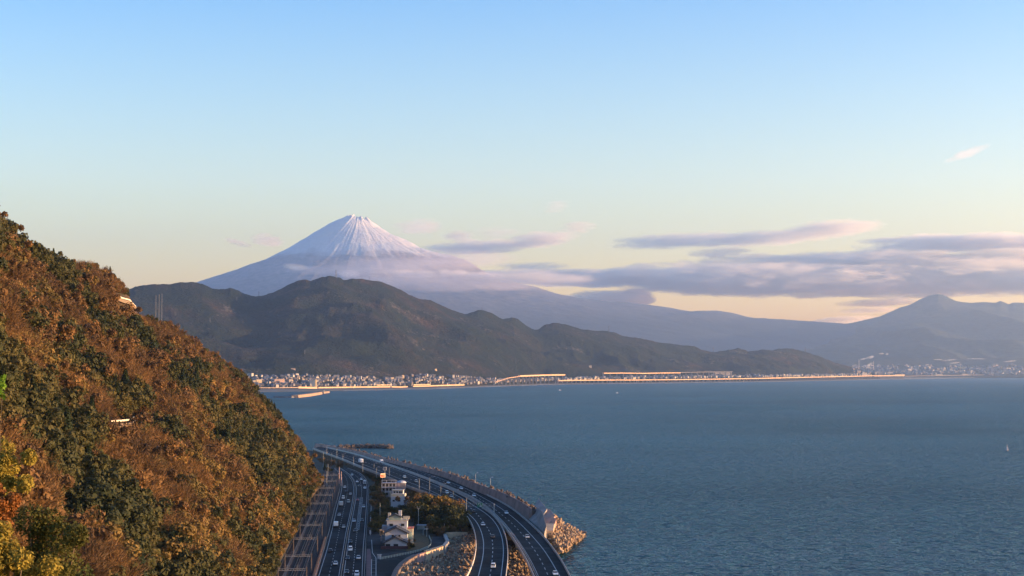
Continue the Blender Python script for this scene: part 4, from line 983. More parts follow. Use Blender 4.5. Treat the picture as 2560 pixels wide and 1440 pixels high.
basin = [(996,1440),(1004,1420),(1022,1405),(1045,1395),(1062,1388),(1110,1377),(1120,1362),(1117,1343),(1140,1340),(1180,1341),(1192,1360),(1192,1400),(1180,1440),(1150,1530),(980,1530)]
under = [(1192,1348),(1270,1345),(1330,1372),(1350,1420),(1350,1480),(1180,1480),(1195,1400)]
mound = [(1360,1325),(1366,1295),(1382,1298),(1400,1312),(1430,1325),(1455,1338),(1440,1352),(1425,1362),(1415,1380),(1402,1386),(1388,1372),(1372,1352)]
def bz(x, y):
    u = 1280 + FPX * x / y; v = HORIZ + FPX * 88 / y
    return .7 + .7 * float(fbm(x / 14, y / 18, 2, 80)) + 3.4 * max(0, min(1, (u - 1105) / 60)) + 2.2 * max(0, min(1, (v - 1392) / 26)) * max(0, min(1, (1140 - u) / 40))
B_ = fill(basin, bz, 3.0, g, 1.5)
U_ = fill(under, lambda x, y: .6, 1.1, g, 1.5, 1.0)
Mo = fill(mound, lambda x, y: max(.2, 5.2 - (x - 17) * .19 + .8 * float(fbm(x / 9, y / 12, 2, 81))), 2.6, g, 1.55, 2.0)
PROJ = lambda p: (1280 + FPX * p.x / p.y, HORIZ - (p.z - CAMZ) / p.y * FPX)
viz = [t for t in B_ + Mo if PROJ(t[0])[1] < 1445]; viz.sort(key=lambda t: t[0].y); ti = viz[:300] if len(viz) > 300 else viz
ti = viz[::max(1, len(viz) // 300)][:300] if len(viz) > 300 else viz
idt = set(id(t) for t in ti); tob = None
for t in ti:
    p = PROJ(t[0]); o = link('tetrapod', tme); o.location = t[0]; o.rotation_euler = (t[4][0], t[4][1], t[3]); o.scale = (t[2],) * 3; tob = tob or o
    bg_ = 'big ' if t[2] > 1.55 else 'small ' if t[2] < 1.25 else ''
    if p[0] < 1250:
        q = 'at the lower edge of the frame' if p[1] > 1425 else 'in the front of the heap' if p[1] > 1405 else 'in the middle of the heap' if p[1] > 1385 else 'in the back of the heap' if p[1] > 1362 else 'in the far upper corner'
        q2 = 'by the curved parapet' if p[0] < 1035 else 'below the orange wall' if p[0] < 1080 else 'right of the orange wall' if p[0] < 1125 else 'beside the expressway parapet' if p[0] > 1155 else 'left of the expressway shadow'
        props(o, f'{bg_}tetrapod {q}, {q2}', 'tetrapod', 'tetrapods in the rock basin')
    else: props(o, f"{bg_}tetrapod {'at the seaward tip' if p[0] > 1420 else 'in the middle' if p[0] > 1390 else 'on the landward side'} of the mound, {'upper' if p[1] < 1335 else 'lower'} part", 'tetrapod', 'tetrapods of the seaward mound')
rest_t = [t for t in B_ + Mo + U_ if id(t) not in idt]
# strip of armour units on the sea side of the wall
out_ = []
for i in range(520):
    s = g.uniform(0, length_of(SWw)[-1]); p, rz = at_len(SWw, s); nn = Vector((-math.sin(rz), math.cos(rz), 0)); nn = nn if nn.dot(Vector((1, 0, 0))) > 0 else -nn
    d = g.uniform(2.6, 8); z = max(.3, ZX + float(np.interp(p.y, [900, 1000, 1100, 1300, 1500, 1900], [6.2, 5.6, 4.8, 3.4, 3.0, 3.0])) - .6 - (d - 2.5) * 1.3 + g.uniform(-.8, 1.0))
    out_.append((Vector((p.x, p.y, 0)) + nn * d + Vector((0, 0, z)), 0, g.uniform(1.2, 1.9), g.uniform(0, 6.28), (g.uniform(0, 6.28), g.uniform(0, 6.28))))
ARM_OUT = out_; scatter_object('armour_units', rest_t, [tob])
# bank under the armour strip
P = offset(SWw, sS * 2.2); P[:, 2] = ZX - 9 + hgt - 3
o = link('armour_bank', sweep(P, [(sS * 0, -12), (sS * 0, 10.6), (sS * 1.5, 9.6), (sS * 8, -3), (sS * 9, -12)], 'bank'), mat('dark_rubble', (.10, .075, .06), 1, .4, .3, bump=.5)); props(o, kind='structure')
bw = []
for i in range(230):
    t = i / 230; px = 846 + 134 * t + g.uniform(-2, 2); p = at(px, 1121.2 - 1.6 * math.sin(t * 3.1) + g.uniform(-.9, .9), 0)
    bw.append((p + Vector((0, 0, g.uniform(-.3, 2.6))), 0, g.uniform(1.5, 2.4), g.uniform(0, 6.28), (g.uniform(0, 6.28), g.uniform(0, 6.28))))
for i in range(26): p = at(g.uniform(1440, 1462), g.uniform(1330, 1346), 0); bw.append((p, 0, g.uniform(.7, 1.2), 1.0, (g.uniform(0, 6), 1)))
tme2 = tme.copy(); tme2.materials.clear(); tme2.materials.append(mat('wet_dark_concrete', (.075, .06, .055), .8, .4, .8))
t2 = link('tetrapod', tme2); t2.location = at(980, 1119.5, .6); t2.scale = (1.6,) * 3; props(t2, 'dark tetrapod at the right tip of the low breakwater', 'tetrapod')
scatter_object('breakwater_rocks', bw + ARM_OUT, [t2])

# -- yard surface and markings
yard = [(912,1440),(914,1400),(918,1330),(921,1280),(940,1275),(962,1290),(960,1372),(1020,1378),(1060,1370),(1078,1352),(1085,1340),(1112,1341),(1117,1357),(1105,1370),(1060,1383),(1020,1399),(1001,1413),(988,1430),(981,1447),(974,1520),(905,1520)]
P = [at(x, y, ZG + .02) for x, y in yard]; tri = tessellate_polygon([P]); me = bpy.data.meshes.new('yard'); me.from_pydata([tuple(p) for p in P], [], [tuple(t) for t in tri]); me.update()
if me.polygons[0].normal.z < 0: me.flip_normals()
yo = link('yard_pavement', me, M_asph2); props(yo, kind='structure')
M_brick = mat('reddish_pavement', (.12, .07, .075), .9, .25, .5)
def flatpoly(pix, z, m, name, parent=None):
    P = [at(x, y, z) for x, y in pix]; me = bpy.data.meshes.new(name); me.from_pydata([tuple(p) for p in P], [], [tuple(range(len(P)))]); me.update()
    if me.polygons[0].normal.z < 0: me.flip_normals()
    return link(name, me, m, parent)
flatpoly([(915,1440),(917,1372),(926,1372),(928,1392),(926,1440)], ZG + .03, M_brick, 'footway', yo)
for q in ([(917,1245),(926,1252),(928,1264),(926,1308),(916.5,1317)], [(929,1350),(931,1382),(940,1395),(940,1440)], [(929,1398),(928,1440)], [(914.5,1358),(913,1400),(911,1440)]):
    paint(np.array([tuple(at(x, y, ZG)) for x, y in q]), .30, .05, 'painted_line', yo)
for py in (1402, 1412, 1421, 1431, 1440): paint(np.array([tuple(at(x, py, ZG)) for x in (929, 934, 940)]), .35, .055, 'painted_line', yo)
guard = [(950,1400),(985,1393),(1020,1386),(1050,1379),(1070,1371),(1077,1365),(1078,1355),(1072,1342)]
guard_rail(np.array([tuple(at(x, y, ZG)) for x, y in guard]), 'white_railing', 'pale green-white railing curving past the garden towards the rock basin', 2.5, 1.2, mat('pale_green_paint', (.30, .36, .33), .6, .15, 1), (.35, .75, 1.1), .05)
M_garden = mat('garden_earth', (.085, .06, .03), 1, .4, .35, bump=.5)
flatpoly([(1016,1378),(1020,1335),(1060,1333),(1070,1345),(1074,1358),(1066,1368),(1045,1375)], ZG + .04, M_garden, 'garden_earth', yo)

# -- buildings
M_wht = mat('white_render', (.36, .39, .44), .8, .12, .5); M_roof = mat('dark_tile', (.028, .036, .052), .7, .25, 1.2); M_glass = mat('dark_window_glass', (.02, .025, .03), .15, .2, 1, spec=.6)
M_crm = mat('cream_wall', (.38, .36, .30), .8, .15, .5); M_grn = mat('pale_green_wall', (.25, .32, .28), .8, .2, .5); M_mar = mat('maroon_fence', (.07, .035, .045), .8, .25, 1)
def boxm(name, x0, x1, y0, y1, z0, z1, m, par, bev=.05):
    bm = bmesh.new(); bmesh.ops.create_cube(bm, size=1)
    for v in bm.verts: v.co = Vector(((x0 + x1) / 2 + v.co.x * (x1 - x0), (y0 + y1) / 2 + v.co.y * (y1 - y0), (z0 + z1) / 2 + v.co.z * (z1 - z0)))
    if bev: bmesh.ops.bevel(bm, geom=bm.edges[:], offset=min(bev, .2 * min(x1 - x0, y1 - y0, z1 - z0)), segments=1, affect='EDGES')
    me = bpy.data.meshes.new(name); bm.to_mesh(me); bm.free(); return link(name, me, m, par)
def gable(name, x0, x1, y0, y1, ze, zr, m, par, over=.75, th=.45):
    xm = (x0 + x1) / 2; k = (zr - ze) / (x1 - xm); X0, X1 = x0 - over, x1 + over; z0 = ze - k * over
    pr = [(X0, z0), (xm, zr), (X1, z0), (X1, z0 + th), (xm, zr + th * 1.15), (X0, z0 + th)]
    V = [(x, y0 - over, z) for x, z in pr] + [(x, y1 + over, z) for x, z in pr]; F = [(0, 1, 4, 5), (1, 2, 3, 4), (6, 11, 10, 7), (7, 10, 9, 8)] + [(i, (i + 1) % 6, 6 + (i + 1) % 6, 6 + i) for i in range(6)]
    me = bpy.data.meshes.new(name); me.from_pydata(V, [], F); me.update(); bm = bmesh.new(); bm.from_mesh(me); bmesh.ops.recalc_face_normals(bm, faces=bm.faces); bm.to_mesh(me); bm.free(); return link(name, me, m, par)
def gwall(name, x0, x1, y0, y1, ze, zr, m, par):
    xm = (x0 + x1) / 2; pr = [(x0, 0), (x1, 0), (x1, ze), (xm, zr - .02), (x0, ze)]
    V = [(x, y0, z) for x, z in pr] + [(x, y1, z) for x, z in pr]; F = [(0, 1, 2, 3, 4), (9, 8, 7, 6, 5)] + [(i, (i + 1) % 5, 5 + (i + 1) % 5, 5 + i) for i in range(5)]
    me = bpy.data.meshes.new(name); me.from_pydata(V, [], F); me.update(); bm = bmesh.new(); bm.from_mesh(me); bmesh.ops.recalc_face_normals(bm, faces=bm.faces); bm.to_mesh(me); bm.free(); return link(name, me, m, par)
def win(x, z, w, h, y, par):
    f = boxm('window', x - w / 2 - .08, x + w / 2 + .08, y - .05, y + .08, z - h / 2 - .08, z + h / 2 + .08, M_galv, par, 0); boxm('pane', x - w / 2, x + w / 2, y - .08, y - .052, z - h / 2, z + h / 2, M_glass, f, 0)
b = at(989, 1371, ZG); r = empty('gabled_house', tuple(b), R(2)); r.scale = (1.1,) * 3; props(r, 'white shore house with two stacked dark gable roofs and a flat-roofed rear block', 'house')
gwall('front_wing_wall', -4.7, 4.7, 0, 6, 2.5, 4.8, M_wht, r); gable('front_wing_roof', -4.7, 4.7, 0, 5.9, 2.5, 4.8, M_roof, r)
gwall('main_wall', -5.0, 5.0, 6.05, 15, 6.0, 8.4, M_wht, r); gable('main_roof', -5.0, 5.0, 6.1, 14.3, 6.0, 8.4, M_roof, r)
boxm('rear_block_wall', -4.6, 4.6, 15.1, 25, 0, 10.6, M_wht, r); boxm('rear_block_roof', -5.0, 5.0, 14.95, 25.3, 10.65, 11.0, M_crm, r)
boxm('side_wing_wall', 4.75, 7.2, 17, 24, 0, 7.0, M_crm, r); boxm('side_wing_roof', 4.7, 7.5, 16.7, 24.4, 7.02, 7.3, M_red, r); boxm('balcony', 4.65, 6.9, 12, 15.0, 3.0, 5.6, M_grn, r); boxm('balcony', -7.0, -4.65, 19, 23, 6.0, 8.2, M_wht, r)
gwall('attic_wall', -3.6, 1.8, 15.6, 19, 12.2, 13.4, M_grn, r); gable('attic_roof', -3.6, 1.8, 15.6, 19, 12.2, 13.4, M_roof, r, .35)
boxm('stair_tower', .3, 1.8, 24, 26, 11.0, 14.6, M_wht, r); boxm('water_tank', -4.5, -3.2, 23, 24.5, 11.02, 13.6, M_crm, r); boxm('roof_wall', 2.6, 5.6, 20, 20.4, 11.0, 12.4, M_crm, r); boxm('mast', 4.0, 4.3, 17, 17.3, 7.3, 11.8, M_crm, r)
for x in (-3.4, .1): win(x, 1.2, 2.0, 1.5, 0, r)
for x in (-1.5, 1.5): win(x, 4.95, .9, .8, 6.0, r)
for x in (-2.6, 2.6): win(x, 8.9, 1.5, 1.1, 15.1, r)
boxm('garden_fence', -6.4, 6.0, -2.4, -2.1, 0, 1.3, M_mar, r)
b = at(998, 1270, ZG); r = empty('seaside_building', tuple(b), R(-2)); props(r, 'white seaside building with a roof terrace and a set-back windowed top floor', 'building')
boxm('wall', -5.3, 5.3, 0, 11, 0, 6.4, M_wht, r); boxm('terrace', -5.5, 3.4, 1.0, 10.5, 6.42, 8.6, M_crm, r); boxm('top_floor', -4.7, 2.0, 3.5, 9.5, 8.62, 10.8, M_wht, r); boxm('roof', -5.0, 2.4, 3.0, 10, 10.82, 11.1, M_crm, r); boxm('water_tank', -6.6, -5.6, 4, 5, 6.42, 10.4, M_crm, r)
for x in (-3.4, -1.7, 0, 1.4): win(x, 9.7, 1.0, 1.1, 3.5, r)
boxm('parapet', -5.4, 5.4, -.08, .12, 6.4, 7.2, M_wht, r)
for x in (-3.5, 0, 3.5): win(x, 4.6, 1.4, 1.0, 0, r)
b = at(972, 1242, ZG); r = empty('balconied_building', tuple(b), R(3)); props(r, 'old white three-storey building with open balcony frames and a pale domed annexe', 'building')
boxm('wall', -4.6, 6.8, 1.6, 10, 0, 9.4, mat('mauve_wall', (.20, .17, .21), .8, .2, .5), r)
for z in (3.1, 6.2, 9.3): boxm('balcony_slab', -5.0, 5.0, -.4, 1.55, z, z + .35, M_wht, r)
for x in (-4.8, -2.4, 0, 2.4, 4.8): boxm('column', x - .16, x + .16, -.3, 0, 0, 9.28, M_wht, r, .02)
for x in (-4.8, -1.6, 1.6, 4.8): boxm('roof_frame_post', x - .12, x + .12, .2, .45, 9.66, 11.2, M_wht, r, .02)
boxm('roof_frame_beam', -5, 5, .15, .5, 11.21, 11.5, M_wht, r, .02)
bm = bmesh.new(); bmesh.ops.create_uvsphere(bm, u_segments=16, v_segments=8, radius=1)
bmesh.ops.delete(bm, geom=[v for v in bm.verts if v.co.z < -.05], context='VERTS')
for v in bm.verts: v.co = Vector((v.co.x * 3.6 + 8.4, v.co.y * 4 + 6, v.co.z * 1.6 + 9.2))
me = bpy.data.meshes.new('dome'); bm.to_mesh(me); bm.free(); link('dome', me, M_wht, r); boxm('annexe_wall', 5.2, 11.4, 2.5, 9.6, 0, 9.15, mat('annexe_wall', (.24, .21, .22), .8, .2, .5), r)
for z in (1.8, 4.9, 7.9):
    for x in (-3.6, -1.2, 1.2, 3.6): win(x, z, 1.3, 1.5, 1.6, r)
b = at(936, 1352, ZG)
b = at(948, 1398, ZG); r = empty('kiosk', tuple(b)); props(r, 'tiny pale hut at the corner of the yard railing', 'hut'); boxm('wall', -.8, .8, 0, 1.6, 0, 1.9, M_wht, r); boxm('roof', -1, 1, -.2, 1.8, 1.92, 2.1, M_conc_l, r)
b = at(1054, 1324, ZG); r = empty('shed', tuple(b)); props(r, 'low white-roofed shed under the dark trees right of the house', 'shed'); boxm('wall', -2.4, 2.4, 0, 3, 0, 2.2, M_grn, r); boxm('roof', -2.7, 2.7, -.3, 3.3, 2.22, 2.5, M_wht, r)

# -- trees and shrubs of the yard (each its own)
def tree(px, py, k, s, lab, z=ZG, cat='tree', name=None, grp='trees on the shore strip'):
    nm, cm, tm, _ = protos[k]; p = at(px, py, z); r = bpy.data.objects.new(name or nm, None); S.collection.objects.link(r); r.location = p; r.scale = (s,) * 3; r.rotation_euler = (0, 0, px * .37)
    props(r, lab, cat, grp); link('crown', cm, parent=r); link('trunk', tm, parent=r); return r
YT = [(1037,1300,5,1.25),(1050,1288,0,1.3),(1068,1282,5,1.35),(1085,1286,1,1.4),(1100,1290,5,1.4),(1118,1296,5,1.4),(1132,1300,2,1.35),(1146,1306,5,1.3),(1158,1316,0,1.15),(1060,1304,0,1.3),(1080,1312,1,1.4),(1100,1318,1,1.45),(1120,1322,0,1.45),(1140,1326,1,1.35),(1156,1332,0,1.15),(1045,1318,7,1.0),(1092,1330,0,1.1),(1118,1333,1,1.15),(1030,1275,2,1.1),(1044,1264,5,1.0),(1062,1262,2,.95)]
side = ['left edge', 'left part', 'middle', 'right part', 'right edge']
for i, (px, py, k, s) in enumerate(YT):
    s *= 1.32
    row = 'front' if py > 1308 else 'back'; sd = side[min(4, int((px - 1025) / 28))]
    tree(px, py, k, s, f"{['olive', 'dense green', 'rusty', '', '', 'golden-topped', '', 'dark conical'][k]} {'tall ' if s > 1.75 else ''}tree, {sd} of the {row} row, {ordn[i]} in the clump")
for i, (px, py, k, s) in enumerate([(938,1272,2,.85),(950,1262,2,.95),(962,1268,5,.9),(945,1250,2,.8),(938,1300,0,.8),(948,1292,1,.9),(936,1325,0,.7),(944,1312,1,.75),(975,1284,0,.85),(1010,1282,1,.8),(1026,1352,5,.62),(1024,1366,2,.55),(944,1232,5,.75),(936,1226,2,.6),(1016,1250,2,.8),(1024,1243,2,.7)]):
    tree(px, py, k, s, f"{['olive', 'dense green', 'rusty', '', '', 'golden'][k]} shrub {['lowest left of the seaside building','beside the seaside building','left against the seaside building','between road and balconied building','at the road side of the yard lawn','behind the road-side shrub','beside the pole by the yard','above the square sign','between the two white buildings left','between the two white buildings right','against the right wall of the gabled house','at the front right corner of the gabled house','below the orange signboard','left of the balconied building','right of the terrace building','behind the terrace building by the expressway'][i]}", cat='shrub', name='shrub', grp='shrubs round the yard')
for i, (px, py, k, s) in enumerate([(808,1160,2,.9),(818,1163,3,.85),(826,1168,2,.8),(838,1168,2,1.0),(846,1171,2,.95),(853,1172,2,.8),(812,1178,7,.8),(822,1182,0,.8)]):
    tree(px, py, k, s, f"{['', '', 'rust-red', 'feathery brown', '', '', '', 'dark'][k] or 'green'} bush number {['one', 'two', 'three', 'four', 'five', 'six', 'seven', 'eight'][i]} from the left in the clump where the railway vanishes", cat='bush', name='bush', grp='bushes where the railway bends away')

# low undergrowth filling the corners of the yard: one mass
un = []; gu = random.Random(77)
for poly_, cnt, smin, smax in (([(928,1330),(936,1290),(932,1250),(926,1222),(945,1205),(965,1235),(968,1262),(966,1292),(958,1318),(945,1340)], 110, .3, .62), ([(966,1276),(1030,1272),(1034,1300),(1020,1296),(968,1288)], 40, .3, .55), ([(1030,1262),(1080,1240),(1130,1258),(1168,1310),(1172,1334),(1110,1337),(1095,1345),(1062,1322),(1034,1310)], 130, .45, .85), ([(905,1183),(950,1200),(975,1222),(1030,1232),(1060,1240),(1028,1262),(1020,1235),(965,1212),(930,1205)], 60, .3, .6), ([(1021,1376),(1022,1336),(1030,1336),(1034,1372)], 22, .22, .4)):
    x0, x1 = min(p[0] for p in poly_), max(p[0] for p in poly_); y0, y1 = min(p[1] for p in poly_), max(p[1] for p in poly_); c_ = 0
    while c_ < cnt:
        x, y = gu.uniform(x0, x1), gu.uniform(y0, y1)
        if inpoly(x, y, poly_): un.append((at(x, y, ZG), gu.choice([0, 1, 2, 5, 0, 2]), gu.uniform(smin, smax), gu.uniform(0, 6.28))); c_ += 1
scatter_object('yard_undergrowth', un, crown_obs)
# -- lamps, poles, signs
M_lampm = mat('lamp_post_grey', (.36, .38, .38), .6, .15, 1)
def lamp(px, py, top, arm, lab, z=ZG, grp='lamp posts along the expressway'):
    b = at(px, py, z); h = (py - top) * b.y / FPX; r = empty('street_lamp', tuple(b)); props(r, lab, 'street lamp', grp)
    bm = bmesh.new(); bmesh.ops.create_cone(bm, segments=8, radius1=.12, radius2=.07, depth=h, cap_ends=True); bmesh.ops.translate(bm, verts=bm.verts, vec=(0, 0, h / 2)); me = bpy.data.meshes.new('post'); bm.to_mesh(me); bm.free(); link('post', me, M_lampm, r)
    a = link('arm', bar_mesh('arm', [((0, 0, h - .1), (arm * .5, 0, h + .55), .11), ((arm * .5, 0, h + .55), (arm, 0, h + .75), .10)]), M_lampm, r); boxm('lamp_head', arm - .1 if arm > 0 else arm - 1.0, arm + 1.0 if arm > 0 else arm + .1, -.22, .22, h + .62, h + .84, M_wht, r, .03)
LP = [(1166,1292,1244),(1133,1254,1227),(1102,1243,1212),(1074,1236,1194),(1048,1231,1197),(973,1208,1170),(941,1203,1170),(935,1187,1160),(907,1180,1158),(884,1166,1142),(857,1153,1136),(842,1147,1122),(817,1138,1116),(808,1168,1130)]
for i, (px, py, tp) in enumerate(LP): lamp(px, py, tp, 2.6 if i < 6 else 1.6, f'{ordn[i]} street lamp from the overhead sign along the landward side of the expressway', z=ZX if i < 5 or 7 < i < 13 else ZG)
for i, (px, py, tp) in enumerate([(1189,1213,1185),(1226,1226,1196)]): lamp(px, py, tp, .9, ['left', 'right'][i] + ' slender lamp post standing on the sea wall', z=ZX + 3, grp='lamp posts on the sea wall')
for a in [(950,1303,1258,'white utility pole beside the road at the yard entrance'),(1067,1341,1316,'thin pole left of the white shed yard'),(1058,1338,1314,'thin pole beside the railing bend'),(1111,1334,1309,'thin dark pole at the left end of the rock basin'),(848,1212,1168,'tall pinkish mast right of the railway'),(853,1217,1179,'shorter pinkish mast beside the tall one'),(829,1153,1133,'short yellow post among the far bushes'),(820,1192,1160,'green pole at the railway bend'),(1284,1258,1243,'short white mast on the sea wall near the caissons'),(817,1222,1178,'slim pole left of the tracks under the cliff')]:
    pole('pole', a[0], a[1], a[2], a[3], m=(M_crm if 'yellow' in a[3] else mat('pinkish_steel', (.42, .30, .27), .7, .15, 1) if 'pinkish' in a[3] else M_lampm), r=.26 if 'mast' in a[3] and 'pink' in a[3] else .15, z=(ZX if 'sea wall' in a[3] else ZG))
b = at(1046, 1322, ZG); r = empty('twin_lamp', tuple(b)); props(r, 'pole with two upright arms in front of the dark trees', 'lamp post'); h = 57 * b.y / FPX
link('post', bar_mesh('post', [((0, 0, 0), (0, 0, h - 1.5), .24), ((-.7, 0, h - 1.5), (.7, 0, h - 1.5), .12), ((-.7, 0, h - 1.5), (-.8, 0, h), .16), ((.7, 0, h - 1.5), (.8, 0, h), .16)]), M_lampm, r); boxm('junction_box', -.1, .35, -.3, -.13, h * .55, h * .55 + .6, M_galv, r)
def sign(px, py, w, h, base, lab, face, marks, z=ZG, post=True):
    b = at(px, base, z); k = b.y / FPX; cz = CAMZ - (py - HORIZ) * k - z; r = empty('signboard', tuple(b)); props(r, lab, 'sign')
    boxm('board', -w / 2, w / 2, -.12, .12, cz - h / 2, cz + h / 2, face, r)
    for (x0, x1, z0, z1, m) in marks: boxm('sign_mark', x0 * w, x1 * w, -.15, -.125, cz + z0 * h, cz + z1 * h, m, r, 0)
    if post: boxm('post', -.16, .16, .13, .4, 0, cz + h / 2, M_lampm, r)
    return r
M_sred = mat('sign_red', (.55, .06, .03), .6, .1, 1); M_swh = mat('sign_cream', (.50, .42, .30), .6, .08, 1); M_sgr = mat('sign_green', (.03, .16, .12), .6, .1, 1); M_syl = mat('sign_sand', (.48, .38, .24), .7, .15, 1)
rs = sign(957, 1187, 4.4, 3.0, 1216, 'big cream and red signboard glowing in the sun above the balconied building', M_swh, [(-.44, .36, -.40, .24, M_sred), (-.25, -.17, -.25, .10, M_swh), (-.02, .05, -.25, .10, M_swh), (.16, .22, -.2, .14, M_swh)]); rs.rotation_euler = (0, 0, R(38))
rs = sign(962, 1170, 2.8, 2.6, 1212, 'square pale sign with a grey square pattern behind the big signboard', M_wht, [(-.32, .32, -.32, .32, M_galv), (-.18, .18, -.18, .18, M_wht)])
rs = sign(954, 1327, 2.3, 2.9, 1353, 'square sand-coloured sign with a round emblem left of the gabled house', M_syl, [(-.30, .30, -.36, .30, M_swh), (-.24, .24, -.30, .24, M_syl), (-.12, .16, -.16, .12, M_swh), (-.40, -.30, .30, .40, M_mar), (.30, .40, .30, .40, M_mar), (-.40, -.30, -.44, -.34, M_mar), (.30, .40, -.44, -.34, M_mar)])
sign(952, 1345, .8, 2.0, 1354, 'narrow upright pink notice board under the square sign', mat('sign_pink', (.32, .24, .24), .7, .15, 1), [(-.2, .2, -.35, .35, M_galv)])
for px, py, lab in ((925, 1328, 'upper of the two white round traffic signs beside the road'), (925, 1331.5, 'lower of the two white round traffic signs beside the road')): pass
r = sign(925.5, 1327, .9, 1.9, 1338, 'small white double disc sign beside the road at the yard', M_wht, [(-.2, .2, -.1, .1, M_galv)])
b = at(1195, 1285, ZX); wG = 80 * b.y / FPX; hG = 26 * b.y / FPX; r = empty('sign_gantry', tuple(b), R(-4)); props(r, 'overhead gantry across the near expressway carriageway with a green direction sign', 'gantry')
for x in (-wG / 2, wG / 2): boxm('post', x - .22, x + .22, -.22, .22, -1, hG, M_lampm, r)
link('truss', bar_mesh('truss', [((-wG / 2, 0, hG - .2), (wG / 2, 0, hG - .2), .16), ((-wG / 2, 0, hG - 1.5), (wG / 2, 0, hG - 1.5), .16)] + [((-wG / 2 + i * wG / 14, 0, hG - .2 - 1.3 * (i % 2)), (-wG / 2 + (i + 1) * wG / 14, 0, hG - .2 - 1.3 * ((i + 1) % 2)), .09) for i in range(14)]), M_galv, r)
gb = boxm('sign_panel', -.5, 2.5, -.35, -.2, hG - 2.2, hG + .5, M_sgr, r)
for x0, x1, z0, z1 in ((.1, .5, -.6, .2), (.5, 1.4, -.1, .15), (1.0, 2.2, -1.9, -1.1), (1.4, 1.6, -1.0, -.2)): boxm('sign_lettering', x0, x1, -.38, -.352, hG + z0, hG + z1, M_wht, gb, 0)

# -- vehicles
M_paint = {c: mat('paint_' + c, v, .35, .05, .5, spec=.5) for c, v in dict(white=(.72, .74, .76), silver=(.40, .43, .46), dark=(.035, .04, .05), red=(.20, .03, .03)).items()}
M_lens = mat('headlight_lens', (.8, .8, .78), .2, .02, 1)
def prof_mesh(name, prof, w, taper=.0, z_t=None):
    bm = bmesh.new(); L_ = [bm.verts.new((-w / 2 * (1 - taper * max(0, (z - z_t) if z_t is not None else 0)), y, z)) for y, z in prof]; R_ = [bm.verts.new((w / 2 * (1 - taper * max(0, (z - z_t) if z_t is not None else 0)), y, z)) for y, z in prof]
    bm.faces.new(L_); bm.faces.new(R_[::-1]); n = len(prof)
    for i in range(n): bm.faces.new((L_[i], R_[i], R_[(i + 1) % n], L_[(i + 1) % n]))
    bmesh.ops.recalc_face_normals(bm, faces=bm.faces); bmesh.ops.bevel(bm, geom=bm.edges[:], offset=.05, segments=1, affect='EDGES'); me = bpy.data.meshes.new(name); bm.to_mesh(me); bm.free(); return me
bm = bmesh.new(); bmesh.ops.create_cone(bm, segments=12, radius1=.32, radius2=.32, depth=.22, cap_ends=True, matrix=Matrix.Rotation(R(90), 4, 'Y')); wheel_me = bpy.data.meshes.new('wheel'); bm.to_mesh(wheel_me); bm.free(); wheel_me.materials.append(M_black)
VK = {
 'car': (4.4, 1.76, [(-2.2, .35), (-2.2, .85), (-1.95, .98), (1.2, .98), (2.1, .82), (2.2, .6), (2.2, .35)], [(-1.8, .95), (-1.35, 1.48), (.35, 1.50), (1.15, .95)], [(-1.25, 1.50), (-1.15, 1.56), (.2, 1.56), (.3, 1.50)]),
 'van': (4.7, 1.8, [(-2.35, .35), (-2.35, 1.2), (1.6, 1.2), (2.3, .95), (2.35, .35)], [(-2.32, 1.15), (-2.22, 1.75), (1.0, 1.78), (1.75, 1.15)], [(-2.2, 1.76), (-2.15, 1.96), (.75, 1.96), (.95, 1.76)]),
}
body_c = {}
